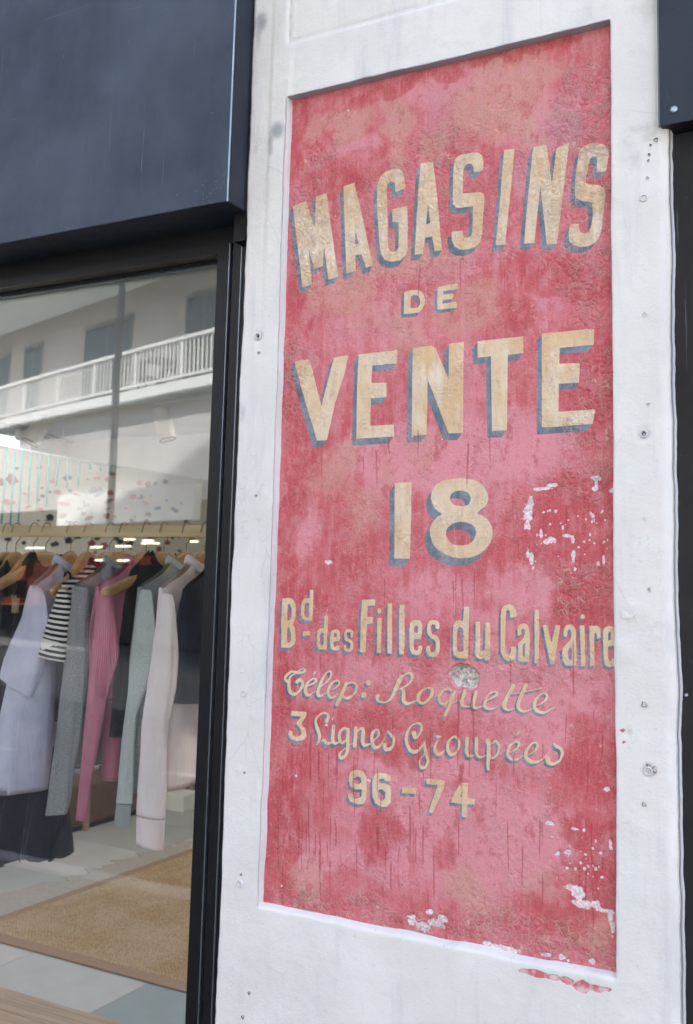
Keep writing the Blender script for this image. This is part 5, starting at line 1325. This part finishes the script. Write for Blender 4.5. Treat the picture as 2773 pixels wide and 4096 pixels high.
# blank white sign band over a dark shop front with lit tubes
bb('sign_band', WHITE, [(BL(216, 1990)[0], BL(757, 1990)[0], .10, .25, zpan0, zpan1)])
bb('shop_interior_wall', simple('dark_shop_wall', lin(40, 34, 32), .8), [(-14.5, 4.5, 3.4, 3.6, 0, z_sb - .02)])
bb('shop_interior_ceiling', simple('dark_shop_ceiling', lin(60, 54, 50), .8), [(-14.5, 4.5, .56, 3.4, zpan0 + .36, zpan0 + .4)])
def lamp_mat():
    m = bpy.data.materials.new('lit_tube'); m.use_nodes = True; b = m.node_tree.nodes['Principled BSDF']
    b.inputs['Emission Color'].default_value = (1, .86, .66, 1); b.inputs['Emission Strength'].default_value = 2.4; return m
LT = lamp_mat()
for x, y, w in [(235,232,95),(640,228,60),(860,180,55),(985,187,55),(1000,205,90),(820,225,80),(820,318,60),(660,315,40),(1290,190,40)]:
    a, z = BL(*CP(x - w * .6, y), 2.0); b, _ = BL(*CP(x + w * .6, y), 2.0)
    z = min(z, zpan0 + .25)
    bb('tube_lamp', LT, [(a, b, 1.98, 2.02, z - .018, z + .008)])
ORG = simple('orange_goods', lin(150, 70, 40), .7, var=.3, nscale=8); GRN = simple('green_leafy', lin(90, 110, 60), .8, var=.3, nscale=8)
for x, y, w, hh_, mt in [(300,330,60,60,ORG),(140,330,40,60,ORG),(250,420,50,60,ORG),(560,330,50,60,ORG),(250,520,40,50,ORG),(960,290,50,30,ORG),(90,560,60,30,ORG),(600,400,40,40,ORG),(170,300,20,20,GRN),(1140,330,40,50,GRN)]:
    a, z = BL(*CP(x - w, y), 2.6); b, z2 = BL(*CP(x + w, y + hh_ * 2), 2.6)
    bb('stacked_goods', mt, [(a, b, 2.55, 2.8, z2, z)])
# the street itself
ASPH = simple('asphalt', (.03, .03, .032, 1), .85, var=.2, nscale=40, bump=.4, bscale=200, bdist=.004)
PAVE = simple('pavement_granite', (.10, .098, .096, 1), .8, var=.12, nscale=20, bump=.3, bscale=150)
KERB = simple('kerb_granite', (.3, .29, .28, 1), .75, var=.1, nscale=20)
struct(MB().box(-80, 60, -80, .03, -.4, -.175).build('road', ASPH))
struct(MB().box(-60, 50, -2.6, .028, -.3, -.055).build('pavement', PAVE))
struct(MB().box(-60, 50, -2.75, -2.6, -.3, -.051, .01).build('kerb', KERB))
fo = MB()
o = MB(); o.box(S0 - 10, S1 + 20, -3.0 * flip, 6 * flip, -.3, -.056); fp = o.build('far_pavement', PAVE); fp.location = org; fp.rotation_euler = bld.rotation_euler; struct(fp)
m = MB()
for k in range(26): m.box(-40 + k * 3.4, -40 + k * 3.4 + 1.5, -5.9, -5.78, -.175, -.171)
struct(m.build('lane_marking', simple('road_paint', (.4, .4, .4, 1), .7)))
# rest of our own front, above and beside
OWN = simple('own_front_render', lin(206, 204, 200), .85, var=.04, nscale=1)
struct(MB().box(-7.7, 1.6, .16, .3, 2.37, ZC + .12).build('lintel_wall', OWN))
tag(MB().box(-7.7, 1.6, .16, .5, ZC + .125, 20.0).build('front_wall', OWN), 'upper front wall of the building above the shop', 'wall')  # unseen; made this tall so its shadow covers the road and far shopfront
struct(MB().box(-12, -7.75, .0, .5, -.1, 20.0).build('neighbour_wall', OWN))
# lamp post on the far kerb
q = at(478, 1150, 1, 8.0); q2 = at(440, 2030, 1, 8.0)
lp = empty('street_lamp_post', (float(q2[0]), 2 * YG - 8.0, -.05), 'slim grey street lamp post across the road, mirrored in the glass', 'lamp post')
PST = simple('post_grey', lin(88, 92, 98), .6, .1)
m = MB(); x_ = float(q2[0]); y_ = 2 * YG - 8.0
m.tube([(x_, y_, -.06), (x_, y_, 1.0), (x_, y_, 1.04), (x_, y_, 7.5)], [.07, .07, .05, .04], 16); put(m.build('post', PST, None, True), lp)
m = MB(); m.tube([(x_, y_, -.06), (x_, y_, .12)], [.12, .09], 16); put(m.build('base', PST), lp)
m = MB(); m.tube([(x_, y_, 7.5), (x_ + .3, y_ + .4, 7.75), (x_ + .7, y_ + .9, 7.8)], .03, 10); put(m.build('arm', PST, None, True), lp)
m = MB(); m.box(x_ + .6, x_ + .9, y_ + .8, y_ + 1.3, 7.74, 7.84, .02); put(m.build('lamp_head', PST), lp)

# table and chairs on the balcony over the way
DKW = simple('dark_wicker', lin(54, 56, 58), .8)
def local_thing(name, s, y, z, label, cat, group=None):
    rot = Matrix.Rotation(bld.rotation_euler.z, 3, 'Z'); w = org + rot @ Vector((s, y * flip, 0))
    r = empty(name, (w.x, w.y, z), label, cat, group); r.rotation_euler = bld.rotation_euler; return r
sc_, _ = BL(555, 1440, .6)
for k, (ds, lab) in enumerate(((0, 'dark balcony armchair left of the small table across the street'), (1.35, 'dark balcony armchair right of the small table across the street'))):
    r = local_thing('balcony_chair', sc_ + ds, .7, z_st, lab, 'chair', 'chairs on the balcony opposite')
    sg = 1 if k == 0 else -1
    for nm, bx in (('seat', (-.25, .25, -.25, .25, .40, .46)), ('backrest', (-.27 * sg, -.22 * sg, -.25, .25, .46, .85))):
        m = MB(); m.box(*bx, .01); o = m.build(nm, DKW); o.parent = r
    for a_ in (-.22, .22):
        for b_ in (-.22, .22):
            m = MB(); m.box(a_ - .02, a_ + .02, b_ - .02, b_ + .02, 0, .4); o = m.build('leg', DKW); o.parent = r
r = local_thing('balcony_table', sc_ + .68, .7, z_st, 'small dark table on the balcony across the street', 'table')
m = MB(); m.box(-.3, .3, -.3, .3, .66, .70, .01); o = m.build('table_top', DKW); o.parent = r
m = MB(); m.tube([(0, 0, 0), (0, 0, .66)], .03, 10); o = m.build('pedestal', DKW); o.parent = r
